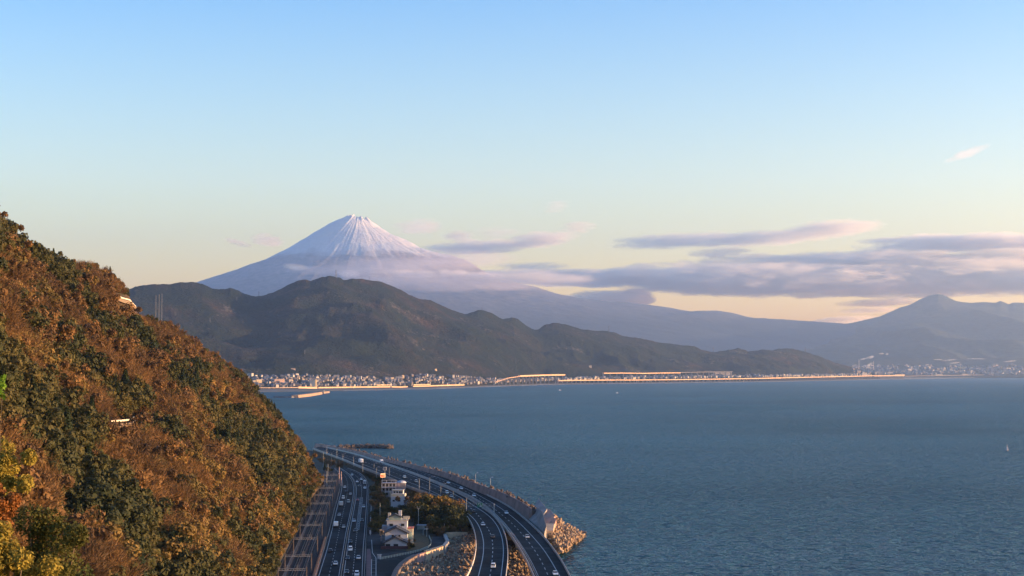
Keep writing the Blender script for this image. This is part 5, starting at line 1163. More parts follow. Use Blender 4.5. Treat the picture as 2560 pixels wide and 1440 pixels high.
def vehicle(kind, col, loc, rz, lab):
    r = bpy.data.objects.new({'car': 'car', 'van': 'van', 'truck': 'truck', 'lorry': 'truck'}[kind], None); S.collection.objects.link(r); r.location = loc; r.rotation_euler = (0, 0, rz); r.scale = (1.08,) * 3
    props(r, lab, {'car': 'car', 'van': 'van', 'truck': 'truck', 'lorry': 'truck'}[kind], 'vehicles on the coast roads')
    key = (kind, col)
    if key not in body_c:
        if kind in VK:
            Lc, w, p1, p2, p3 = VK[kind]; ms = [('body', prof_mesh('body', p1, w), M_paint[col]), ('windows', prof_mesh('windows', p2, w * .93, .18, .95), M_glass), ('roof', prof_mesh('roof', p3, w * .80), M_paint[col])]
            wh = [(-w / 2 + .1, -Lc * .31, .32), (w / 2 - .1, -Lc * .31, .32), (-w / 2 + .1, Lc * .31, .32), (w / 2 - .1, Lc * .31, .32)]; hl = [(-w * .36, Lc / 2 + .0, .68), (w * .36, Lc / 2 + .0, .68)]
        else:
            Lc, w, hb = (6.4, 2.15, 2.9) if kind == 'truck' else (11.0, 2.5, 3.7)
            ms = [('chassis', prof_mesh('chassis', [(-Lc / 2, .5), (-Lc / 2, .9), (Lc / 2, .9), (Lc / 2, .5)], w * .8), M_black), ('cargo_box', prof_mesh('cargo_box', [(-Lc / 2, .93), (-Lc / 2, hb), (Lc / 2 - 1.95, hb), (Lc / 2 - 1.95, .93)], w), M_paint[col]), ('cab', prof_mesh('cab', [(Lc / 2 - 1.85, .5), (Lc / 2 - 1.85, hb * .82), (Lc / 2 - .45, hb * .82), (Lc / 2, hb * .5), (Lc / 2, .5)], w * .95), M_paint[col]), ('windscreen', prof_mesh('windscreen', [(Lc / 2 - .42, hb * .76), (Lc / 2 - .38, hb * .78), (Lc / 2 + .04, hb * .53), (Lc / 2 - .02, hb * .50)], w * .8), M_glass)]
            wh = [(s * (w / 2 - .12), y, .4) for s in (-1, 1) for y in (-Lc * .33, -Lc * .22, Lc * .36)]; hl = [(-w * .36, Lc / 2 + .02, .8), (w * .36, Lc / 2 + .02, .8)]
        for q in ms: q[1].materials.append(q[2])
        hm = bpy.data.meshes.new('headlight'); bm = bmesh.new(); bmesh.ops.create_cube(bm, size=1)
        for v in bm.verts: v.co = Vector((v.co.x * .34, v.co.y * .10, v.co.z * .16))
        bm.to_mesh(hm); bm.free(); hm.materials.append(M_lens); body_c[key] = (ms, wh, hl, hm)
    ms, wh, hl, hm = body_c[key]
    for nm, me, mm in ms: link(nm, me, parent=r)
    for p in wh: o = link('wheel', wheel_me, parent=r); o.location = p; o.scale = (1.15, 1.25, 1.25) if kind in ('truck', 'lorry') else (1, 1, 1)
    for p in hl: o = link('headlight', hm, parent=r); o.location = p
    return r
def on_road(px, py, z, ref, away):
    p = at(px, py, z); i = int(np.argmin(np.hypot(ref[:, 0] - p.x, ref[:, 1] - p.y))); j = min(len(ref) - 2, max(1, i)); t = ref[j + 1] - ref[j - 1]
    if (t[1] > 0) != away: t = -t
    return p + Vector((0, 0, .01)), math.atan2(t[1], t[0]) - R(90)
VH = [
 (839,1412,'car','white',midL,1,'white car nearest the camera on the railway-side carriageway'),(840,1318,'truck','white',midL,1,'white box truck in the left lane beside the railway'),(859,1320,'car','silver',midL,1,'silver car passing the white box truck'),
 (853,1266,'truck','silver',midL,1,'grey truck far up the left lane of the national road'),(858,1247,'van','white',midL,1,'white van just beyond the grey truck'),(871,1257,'van','silver',midL,1,'grey van near the median, left carriageway'),(876,1237,'car','silver',midL,1,'silver car ahead of the grey van near the median'),(862,1220,'car','white',midL,1,'white car entering the bend on the left carriageway'),(880,1189,'car','white',midL,1,'small white car in the far bend of the national road'),
 (867,1434,'car','dark',midR,0,'dark car at the lower edge of the frame beside the median'),(892,1440,'van','white',midR,0,'white van cut by the lower edge of the frame'),(869,1399,'car','dark',midR,0,'dark car with a pale roof behind the first dark car'),(896,1398,'car','silver',midR,0,'silver car in the yard-side lane'),(876,1377,'van','white',midR,0,'bright white van next to the median'),(876,1358,'car','dark',midR,0,'black car ahead of the bright white van'),
 (885,1305,'car','silver',midR,0,'silver car beside the hatched strip, median side'),(905,1304,'car','dark',midR,0,'dark car beside the hatched strip, yard side'),(909,1269,'car','silver',midR,0,'silver-topped car by the lay-by'),(894,1252,'car','red',midR,0,'dark red car at the top of the hatched strip'),(912,1222,'car','white',midR,0,'white car leading out of the bend'),(911.5,1211,'truck','silver',midR,0,'pale truck in the bend behind the leading white car'),(898,1217,'car','dark',midR,0,'dark blue car in the bend beside the pale truck'),(893,1206,'car','white',midR,0,'white car in the bend, median lane'),(903,1200,'car','white',midR,0,'white car last in the bend, outer lane'),
 (826,1380,'car','dark',midL,1,'dark car between the nearest white car and the box truck'),(848,1290,'car','silver',midL,1,'silver car between the box truck and the grey truck'),(866,1232,'car','dark',midL,1,'dark car behind the far silver car on the left carriageway'),(888,1330,'car','dark',midR,0,'dark car just below the hatched strip'),(1232,1345,'car','dark',W_['IM'],1,'dark car half way round the near expressway bend'),(1318,1345,'car','silver',W_['OM'],0,'silver car on the seaward carriageway beside the caissons'),
 (1233,1420,'van','white',W_['IM'],1,'white van on the near expressway carriageway'),(1207,1314,'car','white',W_['IM'],1,'white car in the middle of the near expressway bend'),(1185,1281,'car','dark',W_['IM'],1,'dark car under the overhead gantry'),(1117,1234,'van','white',W_['IM'],1,'white van behind the golden tree tops on the expressway'),(1128,1243,'car','silver',W_['IM'],1,'silver car beside the white van on the expressway'),
 (1266,1285,'car','white',W_['OM'],0,'white car on the seaward carriageway near the gantry'),(1388,1438,'car','white',W_['OM'],0,'white car at the lower edge on the seaward carriageway'),(902,1158,'lorry','white',W_['IM'],1,'white lorry far along the expressway'),(954,1158,'truck','white',W_['OM'],0,'small white truck far along the seaward carriageway'),(1011,1195,'van','white',W_['IM'],1,'white van far along the near carriageway'),(1040,1206,'van','silver',W_['IM'],1,'silver van far along the near carriageway'),(1121,1209,'car','white',W_['OM'],0,'farthest of three small white cars in the seaward lane'),(1153,1223,'car','white',W_['OM'],0,'middle of three small white cars in the seaward lane'),(1185,1241,'car','white',W_['OM'],0,'nearest of three small white cars in the seaward lane'),
]
for px, py, kind, col, ref, aw, lab in VH:
    z = ZX if ref is W_['IM'] or ref is W_['OM'] else ZR; p, rz = on_road(px, py, z, ref, bool(aw)); vehicle(kind, col, p, rz, lab)
p = at(1073, 1326, ZG); vehicle('van', 'white', p, R(60), 'white van parked in the yard beside the dark trees')
# ============================================================ THE FAR SHORE: TOWN, VIADUCTS, HARBOUR, FACTORIES
BV_far = bvh_of(hills, plain, mt2)
def hit_far(px, py):
    h = BV_far.ray_cast(Vector((0, 0, CAMZ)), ray(px, py).normalized()); return h[0]
M_fw = mat('far_white_wall', (.34, .315, .28), .9, .15, .02); M_fg = mat('far_grey_wall', (.17, .165, .17), .9, .2, .02); M_fb = mat('far_brown_wall', (.13, .105, .09), .9, .2, .02)
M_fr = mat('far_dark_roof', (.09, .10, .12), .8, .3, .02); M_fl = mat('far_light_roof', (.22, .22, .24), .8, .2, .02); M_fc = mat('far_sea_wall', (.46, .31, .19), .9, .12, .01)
def hmesh(w, d, h, mw, mr, kind):
    r = {}
    bm = bmesh.new(); V = [(-w / 2, -d / 2), (w / 2, -d / 2), (w / 2, d / 2), (-w / 2, d / 2)]
    lo = [bm.verts.new((x, y, -4)) for x, y in V]; hi = [bm.verts.new((x, y, h)) for x, y in V]
    for i in range(4): bm.faces.new((lo[i], lo[(i + 1) % 4], hi[(i + 1) % 4], hi[i]))
    if kind == 'flat': bm.faces.new(hi)
    a = bpy.data.meshes.new('wall'); bm.to_mesh(a); bm.free(); a.materials.append(mw)
    bm = bmesh.new()
    if kind == 'flat':
        bmesh.ops.create_cube(bm, size=1)
        for v in bm.verts: v.co = Vector((v.co.x * (w + .6), v.co.y * (d + .6), h + .35 + v.co.z * .6))
    else:
        e = .8; X, Y = w / 2 + e, d / 2 + e; k = h - .1; A = [(-X, -Y, k), (X, -Y, k), (X, Y, k), (-X, Y, k)]; rg = [(-X * .6, 0, k + w * .28), (X * .6, 0, k + w * .28)]
        v = [bm.verts.new(p) for p in A + rg]; bm.faces.new((v[0], v[1], v[5], v[4])); bm.faces.new((v[2], v[3], v[4], v[5])); bm.faces.new((v[1], v[2], v[5])); bm.faces.new((v[3], v[0], v[4])); bm.faces.new((v[3], v[2], v[1], v[0]))
    b = bpy.data.meshes.new('roof'); bm.to_mesh(b); bm.free(); b.materials.append(mr); return a, b
HK = [hmesh(11, 9, 6.5, M_fw, M_fr, 'hip'), hmesh(12, 10, 6.5, M_fg, M_fr, 'hip'), hmesh(10, 9, 7, M_fw, M_fl, 'hip'), hmesh(18, 12, 7, M_fb, M_fr, 'hip'), hmesh(22, 14, 9, M_fw, M_fl, 'flat'), hmesh(34, 18, 8, M_fg, M_fl, 'flat'), hmesh(14, 12, 14, M_fw, M_fl, 'flat')]
HL = ['small white house with a dark hipped roof in the bay town', 'small grey house with a dark hipped roof in the bay town', 'small white house with a pale roof in the bay town', 'long brown house with a dark roof in the bay town', 'flat-roofed white building among the houses of the bay town', 'long low grey shed in the bay town', 'narrow white mid-rise block of the bay town']
g = random.Random(33)
def far_house(px, py, k, s, label, group, cat='house', rz=None, name='house'):
    p = hit_far(px, py)
    if p is None: return None
    if 'bay town' in label:
        label = ('tiny ' if s[0] < .95 else 'larger ' if s[0] > 1.25 else '') + label.replace('in the bay town', '').replace('of the bay town', '').replace('small ', '') .strip() + ', ' + (['slope side', 'mid-town', 'sea-wall side'][min(2, int(3 * (py - TOPROW(px)) / max(1, BOTROW(px) - TOPROW(px))))]) + ' ' + (['next to the hillside', 'under the little hill', 'around the waterfront tower', 'left of the wooded gap', 'in the wooded gap', 'by the cream blocks', 'right of the cream blocks', 'toward the right end', 'by the highway ramp'][min(8, int((px - 620) / 80))])
    r = bpy.data.objects.new(name, None); S.collection.objects.link(r); r.location = p; r.rotation_euler = (0, 0, g.uniform(-.5, .5) - .35 if rz is None else rz); r.scale = (s[0], s[0], s[1])
    props(r, label, cat, group); link('wall', HK[k][0], parent=r); link('roof', HK[k][1], parent=r); return r
TOPROW = lambda px: np.interp(px, [625, 700, 730, 800, 900, 980, 1040, 1150, 1240, 1320], [938, 940, 936, 940, 942, 947, 938, 941, 948, 950])
BOTROW = lambda px: np.interp(px, [625, 700, 860, 1100, 1240, 1320, 1500, 2180], [966, 967, 966, 962, 958, 953, 948, 939])
n_h = 0; tries = 0
while n_h < 285 and tries < 3000:
    tries += 1; px = 620 + 720 * g.random() ** 1.15; t = g.random() ** .8; py = TOPROW(px) + (BOTROW(px) - TOPROW(px)) * t
    k = g.choices(range(7), [2.2, 8, 2.5, 4, 1.0, 1.4, .5])[0]; q = g.uniform(.8, 1.4)
    if far_house(px, py, k, (q, q), HL[k], 'houses of the town across the bay', 'house' if k < 4 else 'building', name='house' if k < 4 else 'town_building'): n_h += 1
# the rest of the roofs: one mass
rest_pts = []
for _ in range(520):
    px = 600 + 760 * g.random(); py = TOPROW(px) + (BOTROW(px) - TOPROW(px)) * g.random(); p = hit_far(px, py)
    if p is not None: rest_pts.append((p, g.choice([0, 1, 1, 1, 2, 3, 3, 3]), g.uniform(.7, 1.2), g.uniform(0, 3), (0.0, 0.0)))
for _ in range(500):                              # along the foot of the hills, farther on
    px = g.uniform(1330, 2180); py = BOTROW(px) - g.random() * 3.5; p = hit_far(px, py)
    if p is not None: rest_pts.append((p, g.randrange(3), g.uniform(1.0, 1.8), g.uniform(0, 3), (0.0, 0.0)))
for _ in range(560):                              # the wide plain under the far mountain
    px = g.uniform(2130, 2620); py = g.uniform(915, 938) - (2 if g.random() < .3 else 0); p = hit_far(px, py)
    if p is not None: rest_pts.append((p, g.choice([0, 1, 1, 3, 3, 3, 5]), g.uniform(1.2, 2.8), g.uniform(0, 3), (0.0, 0.0)))
def joined(a, b):
    bm = bmesh.new(); bm.from_mesh(a); bm.from_mesh(b); me = bpy.data.meshes.new('roofs'); bm.to_mesh(me); bm.free(); me.materials.append(a.materials[0]); return me
# proto for the mass: the first three house kinds as wall+roof meshes realised straight into one mesh
mats_ = [M_fw, M_fg, M_fr, M_fl, M_fb]; V = []; F = []; MI = []
for p, k, s, rz, _t in rest_pts:
    cs, sn = math.cos(rz) * s, math.sin(rz) * s
    for me in HK[k]:
        b0 = len(V); mi = mats_.index(me.materials[0])
        for v in me.vertices: V.append((p.x + v.co.x * cs - v.co.y * sn, p.y + v.co.x * sn + v.co.y * cs, p.z + v.co.z * s))
        for q in me.polygons: F.append(tuple(b0 + i for i in q.vertices)); MI.append(mi)
me = bpy.data.meshes.new('distant_roofs'); me.from_pydata(V, [], F); me.polygons.foreach_set('material_index', MI); me.update()
for m_ in mats_: me.materials.append(m_)
props(link('distant_roofs', me), kind='stuff')
def bigb(px, py_base, w_px, h_px, m, lab, depth=14.0, rz=0.0, mr=None, Y=None, cat='building', name='town_building', steps=None):
    p = hit_far(px, py_base) if Y is None else None
    if p is None: p = atY(px, py_base, Y or shore_Y(px) + 200)
    k = p.y / FPX; w, h = w_px * k, h_px * k; r = empty(name, tuple(p), rz); props(r, lab, cat)
    boxm('wall', -w / 2, w / 2, 0, depth, -6, h, m, r, 0); boxm('roof', -w / 2 - .4, w / 2 + .4, -.4, depth + .4, h + .02, h + .9, mr or M_fl, r, 0)
    n = max(2, int(h / 4)); 
    for i in range(min(n, 9)):
        z = (i + .5) * h / n; boxm('window_band', -w / 2 + .8, w / 2 - .8, -.10, -.03, z - .6, z + .6, M_glass, r, 0)
    return r
M_sunw = mat('sunlit_white_wall', (.50, .40, .26), .9, .08, .02); M_bluewall = mat('shaded_blue_grey_wall', (.22, .27, .33), .9, .12, .02)  # sunlight on facades and the tower's shaded face are put into wall colours
bigb(780, 968, 12, 17, M_bluewall, 'shaded blue-grey slab of the apartment tower on the far waterfront', 16, .1)
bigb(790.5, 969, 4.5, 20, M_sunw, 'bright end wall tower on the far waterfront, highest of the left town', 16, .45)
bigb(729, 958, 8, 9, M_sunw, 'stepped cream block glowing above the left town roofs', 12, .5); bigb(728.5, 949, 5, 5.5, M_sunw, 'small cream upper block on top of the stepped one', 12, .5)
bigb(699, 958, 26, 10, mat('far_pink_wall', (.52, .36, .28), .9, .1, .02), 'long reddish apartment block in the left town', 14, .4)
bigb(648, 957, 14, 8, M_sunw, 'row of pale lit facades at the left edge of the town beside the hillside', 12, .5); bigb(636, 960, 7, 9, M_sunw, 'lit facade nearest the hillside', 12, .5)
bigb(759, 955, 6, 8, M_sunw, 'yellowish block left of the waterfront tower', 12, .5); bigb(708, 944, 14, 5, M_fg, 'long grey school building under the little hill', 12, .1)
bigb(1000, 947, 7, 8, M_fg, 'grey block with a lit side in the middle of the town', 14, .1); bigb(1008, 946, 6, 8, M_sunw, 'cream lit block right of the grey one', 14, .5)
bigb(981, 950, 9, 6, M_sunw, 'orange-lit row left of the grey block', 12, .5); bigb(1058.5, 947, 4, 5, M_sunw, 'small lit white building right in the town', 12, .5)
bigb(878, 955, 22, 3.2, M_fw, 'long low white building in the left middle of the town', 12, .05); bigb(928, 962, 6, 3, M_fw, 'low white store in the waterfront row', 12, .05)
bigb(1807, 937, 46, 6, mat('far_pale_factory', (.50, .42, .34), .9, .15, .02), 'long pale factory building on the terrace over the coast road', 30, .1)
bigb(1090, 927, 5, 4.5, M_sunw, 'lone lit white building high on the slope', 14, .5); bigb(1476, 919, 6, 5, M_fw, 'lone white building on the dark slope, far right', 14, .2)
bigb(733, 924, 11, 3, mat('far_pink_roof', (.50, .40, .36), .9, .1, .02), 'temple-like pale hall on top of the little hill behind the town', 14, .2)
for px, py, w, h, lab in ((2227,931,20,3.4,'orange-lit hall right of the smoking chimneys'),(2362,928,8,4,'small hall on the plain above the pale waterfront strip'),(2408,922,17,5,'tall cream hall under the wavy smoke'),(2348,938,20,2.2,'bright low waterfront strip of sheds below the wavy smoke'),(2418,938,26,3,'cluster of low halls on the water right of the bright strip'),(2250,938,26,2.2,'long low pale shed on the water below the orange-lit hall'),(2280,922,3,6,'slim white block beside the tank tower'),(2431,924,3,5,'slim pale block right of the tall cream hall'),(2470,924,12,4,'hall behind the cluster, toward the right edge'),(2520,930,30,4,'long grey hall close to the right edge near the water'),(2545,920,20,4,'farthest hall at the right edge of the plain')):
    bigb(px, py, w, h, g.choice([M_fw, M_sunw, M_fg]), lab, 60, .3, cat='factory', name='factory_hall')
# chimneys and smoke
M_stack = mat('factory_chimney', (.5, .45, .44), .9, .1, .02)
def chimney(px, base, top, lab, r0=4.0):
    p = hit_far(px, base); k = p.y / FPX; h = (base - top) * k; bm = bmesh.new(); bmesh.ops.create_cone(bm, segments=10, radius1=r0, radius2=r0 * .6, depth=h, cap_ends=True); bmesh.ops.translate(bm, verts=bm.verts, vec=(0, 0, h / 2)); me = bpy.data.meshes.new('chimney'); bm.to_mesh(me); bm.free()
    o = link('chimney', me, M_stack); o.location = p; props(o, lab, 'chimney'); return p, h
CH = [(2147.5,922,898.5,'slim tall chimney with the long smoke plume, left end of the plain'),(2184,925,903,'second chimney with the short thick plume'),(2279,926,917,'white tank tower in the middle of the plain')]
M_smoke = cloud_mat('smoke', 6e-3, (1, .97, .95), 60.0, .36, (1, 1, 1)); bmc = bmesh.new(); bmesh.ops.create_icosphere(bmc, subdivisions=2, radius=1); smoke_me = bpy.data.meshes.new('smoke'); bmc.to_mesh(smoke_me); bmc.free(); smoke_me.materials.append(M_smoke)
def puff(px, py, hw, hh, Y, lab, tilt=0):
    o = link('smoke', smoke_me); k = Y / FPX; o.location = atY(px, py, Y); o.scale = (hw * k, 60, hh * k); o.rotation_euler = (0, R(-tilt), 0); props(o, lab, 'smoke', 'factory smoke plumes')
for a in CH: p, h = chimney(*a)
pY = hit_far(2147.5, 922).y
puff(2158, 897.5, 11, 2.2, pY, 'root of the long smoke plume at the slim chimney', 12); puff(2176, 893, 12, 4, pY, 'thick middle of the long smoke plume', 12); puff(2203, 884, 8, 2.5, pY, 'detached puff beyond the long plume'); puff(2218, 885, 5, 2.5, pY, 'last small puff of the long plume', 10)
puff(2172, 913, 14, 5, pY, 'short thick plume rising to the second chimney', 38)
puff(2375, 900, 22, 2.2, 21000, 'wavy smoke plume over the middle of the plain, upper branch', 6); puff(2388, 907, 18, 2.2, 21000, 'wavy smoke plume over the middle of the plain, lower branch', 6); puff(2440, 897, 30, 1.6, 21000, 'long thin trailing smoke over the plain'); puff(2345, 899, 14, 1.6, 21000, 'short flat smoke left of the wavy plume'); puff(2525, 903, 20, 2.2, 21000, 'smoke plume at the right edge of the plain', 5)
# waterfront walls and coast roads
def far_wall(pix, h_px, m, name, lab, cat, off=120.0, thick=6.0, zb=None):
    P = []
    for x, y in pix: Y = shore_Y(x) + off; P.append(tuple(atY(x, y, Y)))
    P = np.array(P); k = P[:, 1].mean() / FPX; h = h_px * k
    zl = -h if zb is None else None
    me = sweep(P, [(-thick / 2, -h), (-thick / 2, 0), (thick / 2, 0), (thick / 2, -h)], name); o = link(name, me, m); props(o, lab, cat); return o
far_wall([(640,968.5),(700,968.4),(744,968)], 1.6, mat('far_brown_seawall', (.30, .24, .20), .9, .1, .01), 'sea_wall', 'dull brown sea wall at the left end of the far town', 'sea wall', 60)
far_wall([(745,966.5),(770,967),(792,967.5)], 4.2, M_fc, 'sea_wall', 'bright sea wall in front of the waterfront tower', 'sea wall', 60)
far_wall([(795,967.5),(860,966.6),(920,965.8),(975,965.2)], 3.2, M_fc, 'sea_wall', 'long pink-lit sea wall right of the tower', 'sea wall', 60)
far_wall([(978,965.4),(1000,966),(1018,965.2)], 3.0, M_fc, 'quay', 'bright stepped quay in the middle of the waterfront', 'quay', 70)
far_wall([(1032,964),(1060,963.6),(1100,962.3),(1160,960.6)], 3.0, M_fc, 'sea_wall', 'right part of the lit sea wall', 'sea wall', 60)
far_wall([(2185,941),(2300,939.2),(2420,937.2),(2560,935.5)], 1.0, M_fb, 'shore_bank', 'long dull brown bank along the water at the far right', 'bank', 90); far_wall([(940,961.8),(975,961.5)], 1.6, M_sunw, 'warehouse_row', 'low orange-lit warehouse row behind the sea wall, left', 'building', 110); far_wall([(1033,960.8),(1075,960.2)], 1.6, M_sunw, 'warehouse_row', 'low orange-lit warehouse row behind the sea wall, right', 'building', 110)
def viaduct(pix, h_px, off, lab, name='viaduct', pier_h=14.0, m=None, step=60.0):
    P = np.array([tuple(atY(x, y, shore_Y(x) + off)) for x, y in pix]); b0 = P[0].copy(); r = empty(name, tuple(b0)); props(r, lab, 'viaduct'); k = P[:, 1].mean() / FPX; h = h_px * k
    L = length_of(P); n = max(2, int(L[-1] / 200)); Q = np.array([[np.interp(s, L, P[:, c]) for c in range(3)] for s in np.linspace(0, L[-1], n)]) - b0
    link('deck', sweep(Q, [(-7, -h), (-7, 0), (-6.5, 0), (-6.5, -h * .3), (6.5, -h * .3), (6.5, 0), (7, 0), (7, -h)], 'deck'), m or M_fc, r)
    V = []; F = []; s = 0
    while s < L[-1]:
        a = Vector([np.interp(s, L, P[:, c]) for c in range(3)]) - Vector(b0); q = len(V); zt = a.z - h; zl = -b0[2]
        for z in (zl, zt):
            for dx, dy in ((-5, -1.5), (5, -1.5), (5, 1.5), (-5, 1.5)): V.append((a.x + dx, a.y + dy, z))
        F += [(q, q + 1, q + 5, q + 4), (q + 1, q + 2, q + 6, q + 5), (q + 2, q + 3, q + 7, q + 6), (q + 3, q, q + 4, q + 7)]; s += step
    me = bpy.data.meshes.new('piers'); me.from_pydata(V, [], F); me.update(); o = link('piers', me, M_fg, r); props(o, kind='stuff')
viaduct([(1395,950.5),(1420,949.8),(1500,949),(1600,948.8),(1700,947.8),(1800,946.6),(1900,945),(2000,942.6),(2100,940.6),(2180,938.7),(2260,937.6)], 1.9, 130, 'long bright coast viaduct running to the far end of the hills')
viaduct([(1236,955),(1250,949.5),(1262,945.8),(1275,943.5),(1292,941.5),(1300,940)], 1.2, 330, 'rising ramp of the highway at the end of the town', step=90)
viaduct([(1298,938.5),(1340,937),(1372,936),(1411,935.5)], 3.2, 380, 'highway bridge with bright noise barriers above the town end', step=90)
viaduct([(1508,932),(1560,931.5),(1600,932.5),(1640,931.5),(1700,931)], 2.2, 420, 'second lit stretch of the highway on the hill foot', step=90)
viaduct([(1700,930.8),(1760,929.5),(1830,929)], .9, 420, 'thin farther stretch of the hill-foot highway', step=90, m=M_fg)
# surf along the far beach
for a, b, lab in ((860, 1240, 'a'), (1240, 1900, 'b'), (1900, 2600, 'c')):
    xs = np.arange(a, b + 1, 20.0); A = np.array([tuple(atY(x, 0, 1)) for x in xs]) * 0
    P1 = []; P2 = []
    for x in xs: Y = shore_Y(x); P1.append((colX(x, Y - 4), Y - 4, .05)); wv = 25 + 35 * (1 + float(vnoise(x / 40, 3))); P2.append((colX(x, Y - wv), Y - wv, .05))
    o = link('surf', strip_mesh(np.array(P1), np.array(P2), 'surf'), mat('surf_foam', (.55, .62, .60), .8, .3, .01)); props(o, kind='stuff')
# harbour mole with its beacon
M_mole = mat('sunlit_mole_concrete', (.27, .18, .12), .9, .25, .05)  # lit arm and shaded root of the mole differ by painted colour
def mole(pix, h, w, m, lab):
    P = np.array([tuple(at(x, y, 0)) for x, y in pix]); o = link('harbour_mole', sweep(P, [(-w / 2, -1), (-w / 2 + 2, h), (w / 2 - 2, h), (w / 2, -1)], 'mole'), m); props(o, lab, 'mole')
mole([(690,994),(735,994.5)], 5, 30, mat('shaded_mole_concrete', (.10, .10, .11), .9, .3, .05), 'dark shaded root of the harbour mole beside the headland'); mole([(737,994.5),(770,990.5),(798,985.5)], 9, 26, M_mole, 'orange-lit outer arm of the harbour mole'); mole([(803,984),(818,982)], 7, 22, M_mole, 'detached pinkish tip of the harbour mole')
b = at(809.5, 981.5, 7); r = empty('harbour_beacon', tuple(b)); props(r, 'small white beacon tower on the tip of the harbour mole', 'beacon'); k = b.y / FPX
boxm('tower', -2.2, 2.2, -2.2, 2.2, 0, 6 * k, M_fw, r, .2); boxm('lantern', -1.4, 1.4, -1.4, 1.4, 6 * k + .02, 8 * k, M_glass, r, .2)
def boat(px, py, L_, lab):
    p = at(px, py, 0); r = empty('boat', tuple(p), .3); props(r, lab, 'boat'); bm = bmesh.new(); pr = [(-L_ / 2, -1.6), (L_ * .25, -1.8), (L_ / 2, 0), (L_ * .25, 1.8), (-L_ / 2, 1.6)]
    lo = [bm.verts.new((x * .9, y * .7, -.3)) for x, y in pr]; hi = [bm.verts.new((x, y, 1.4 + (.8 if x > L_ * .4 else 0))) for x, y in pr]; bm.faces.new(lo[::-1]); bm.faces.new(hi)
    for i in range(5): bm.faces.new((lo[i], lo[(i + 1) % 5], hi[(i + 1) % 5], hi[i]))
    me = bpy.data.meshes.new('hull'); bm.to_mesh(me); bm.free(); link('hull', me, M_wht, r); boxm('cabin', -L_ * .25, L_ * .08, -1.3, 1.3, 1.42, 4.0, M_wht, r, .1); boxm('mast', -.15, .15, -.15, .15, 4.02, 7.0, M_galv, r, 0)
boat(1400, 976, 13, 'small white fishing boat off the far shore'); boat(1543, 983, 9, 'tiny boat right of and nearer than the white fishing boat'); boat(2518, 1126, 2.4, 'little pale boat near the right edge of the sea')
# pylons on the ridges
M_pyl = mat('pylon_steel', (.16, .17, .19), .7, .1, .1)
def pylon_mesh(h):
    B = []; w0, w1 = h * .09, h * .018
    for sx in (-1, 1):
        for sy in (-1, 1): B.append(((sx * w0, sy * w0, -8), (sx * w1, sy * w1, h), h * .017))
    for i in range(6):
        t0, t1 = i / 6, (i + 1) / 6; a, b = w0 + (w1 - w0) * t0, w0 + (w1 - w0) * t1
        for sy in (-1, 1): B.append(((-a, sy * a, h * t0), (b, sy * b, h * t1), h * .009)); B.append(((a, sy * a, h * t0), (-b, sy * b, h * t1), h * .009))
    arms = [((-h * .13, 0, h * z), (h * .13, 0, h * z), h * .016) for z in (.70, .82, .94)]
    return bar_mesh('lattice', B), bar_mesh('cross_arm', arms)
py_l, py_a = pylon_mesh(50.0); py_l.materials.append(M_pyl); py_a.materials.append(M_pyl)
def pylon(px, base, h_px, Y, lab, obs=None):
    p = atY(px, base, Y); r = empty('pylon', tuple(p)); r.scale = (h_px * Y / FPX / 50.0,) * 3; props(r, lab, 'pylon', 'power pylons on the ridges'); link('lattice', py_l, parent=r); link('cross_arm', py_a, parent=r)
for px, h_px, lab in ((647,13,'pylon in the saddle between the two left summits of the ridge'),(840,20,'tallest pylon, on the highest summit of the ridge'),(924,8,'small pylon right of the highest summit'),(1205,9,'pylon on the rounded knoll in the middle of the ridge'),(1522,16,'thin pylon on the right part of the ridge'),(1783,12,'pylon in the dip before the last hills'),(2013,12,'pylon on the last hill at the right')):
    b = float(np.interp(px, rx, ry)); pylon(px, b + 1, h_px, float(ridge_Yc(px)) - 10, lab)
for px, py, h_px, lab in ((1867,937,9,'lattice mast behind the coast viaduct'),(2031,941,10,'mast beside the coast viaduct near its far end'),(525,806,12,'pale pylon half way down the left face of the ridge'),(592,751,8,'small pale pylon on the reddish bare patch'),(762,885,11,'pylon above the town terraces')):
    p = hit_far(px, py)
    if p is not None: r = empty('pylon', tuple(p)); r.scale = (h_px * p.y / FPX / 50.0,) * 3; props(r, lab, 'pylon', 'power pylons on the ridges'); link('lattice', py_l, parent=r); link('cross_arm', py_a, parent=r)
# ---- things on the hillside
def on_hill(px, py):
    p, n_ = hit_hill(px, py); return p
def hposts(px, base, top, lab, r=.28, name='mast', m=None, D=None):
    p = on_hill(px, base) or atY(px, base, D or 1100); h = (base - top) * p.y / FPX; me = bar_mesh(name, [((0, 0, -3), (0, 0, h), r)] + ([((-.9, 0, h * .75), (.9, 0, h * .75), r * .5)] if name == 'mast' else [])); o = link(name, me, m or M_galv); o.location = p; props(o, lab, 'mast')
hposts(389, 812, 738, 'left one of the three slim masts on the hillside crest'); hposts(397, 812, 736, 'middle one of the three slim masts on the crest'); hposts(404, 812, 734, 'right one of the three slim masts on the crest')
p = atY(15, 574, 800); h = 36 * 800 / FPX; r = empty('twin_pole_pylon', tuple(p)); props(r, 'twin-legged steel pole with cross bars at the upper left skyline', 'pylon'); link('frame', bar_mesh('frame', [((-.8, 0, -4), (-.7, 0, h), .34), ((.8, 0, -4), (.7, 0, h), .34), ((-1.4, 0, h * .93), (1.4, 0, h * .93), .16), ((-1.6, 0, h * .72), (1.6, 0, h * .72), .16), ((-.8, 0, h * .4), (.8, 0, h * .4), .1)]), M_galv, r)
pole('pole', 154, 660, 612, 'thin pole on the skyline of the hillside', r=.2)[0].location = atY(154, 655, 900)
M_kerb = mat('stained_kerb', (.16, .12, .085), .9, .3, .5)
M_gr = mat('white_guard_rail', (.60, .55, .45), .5, .08, 1)
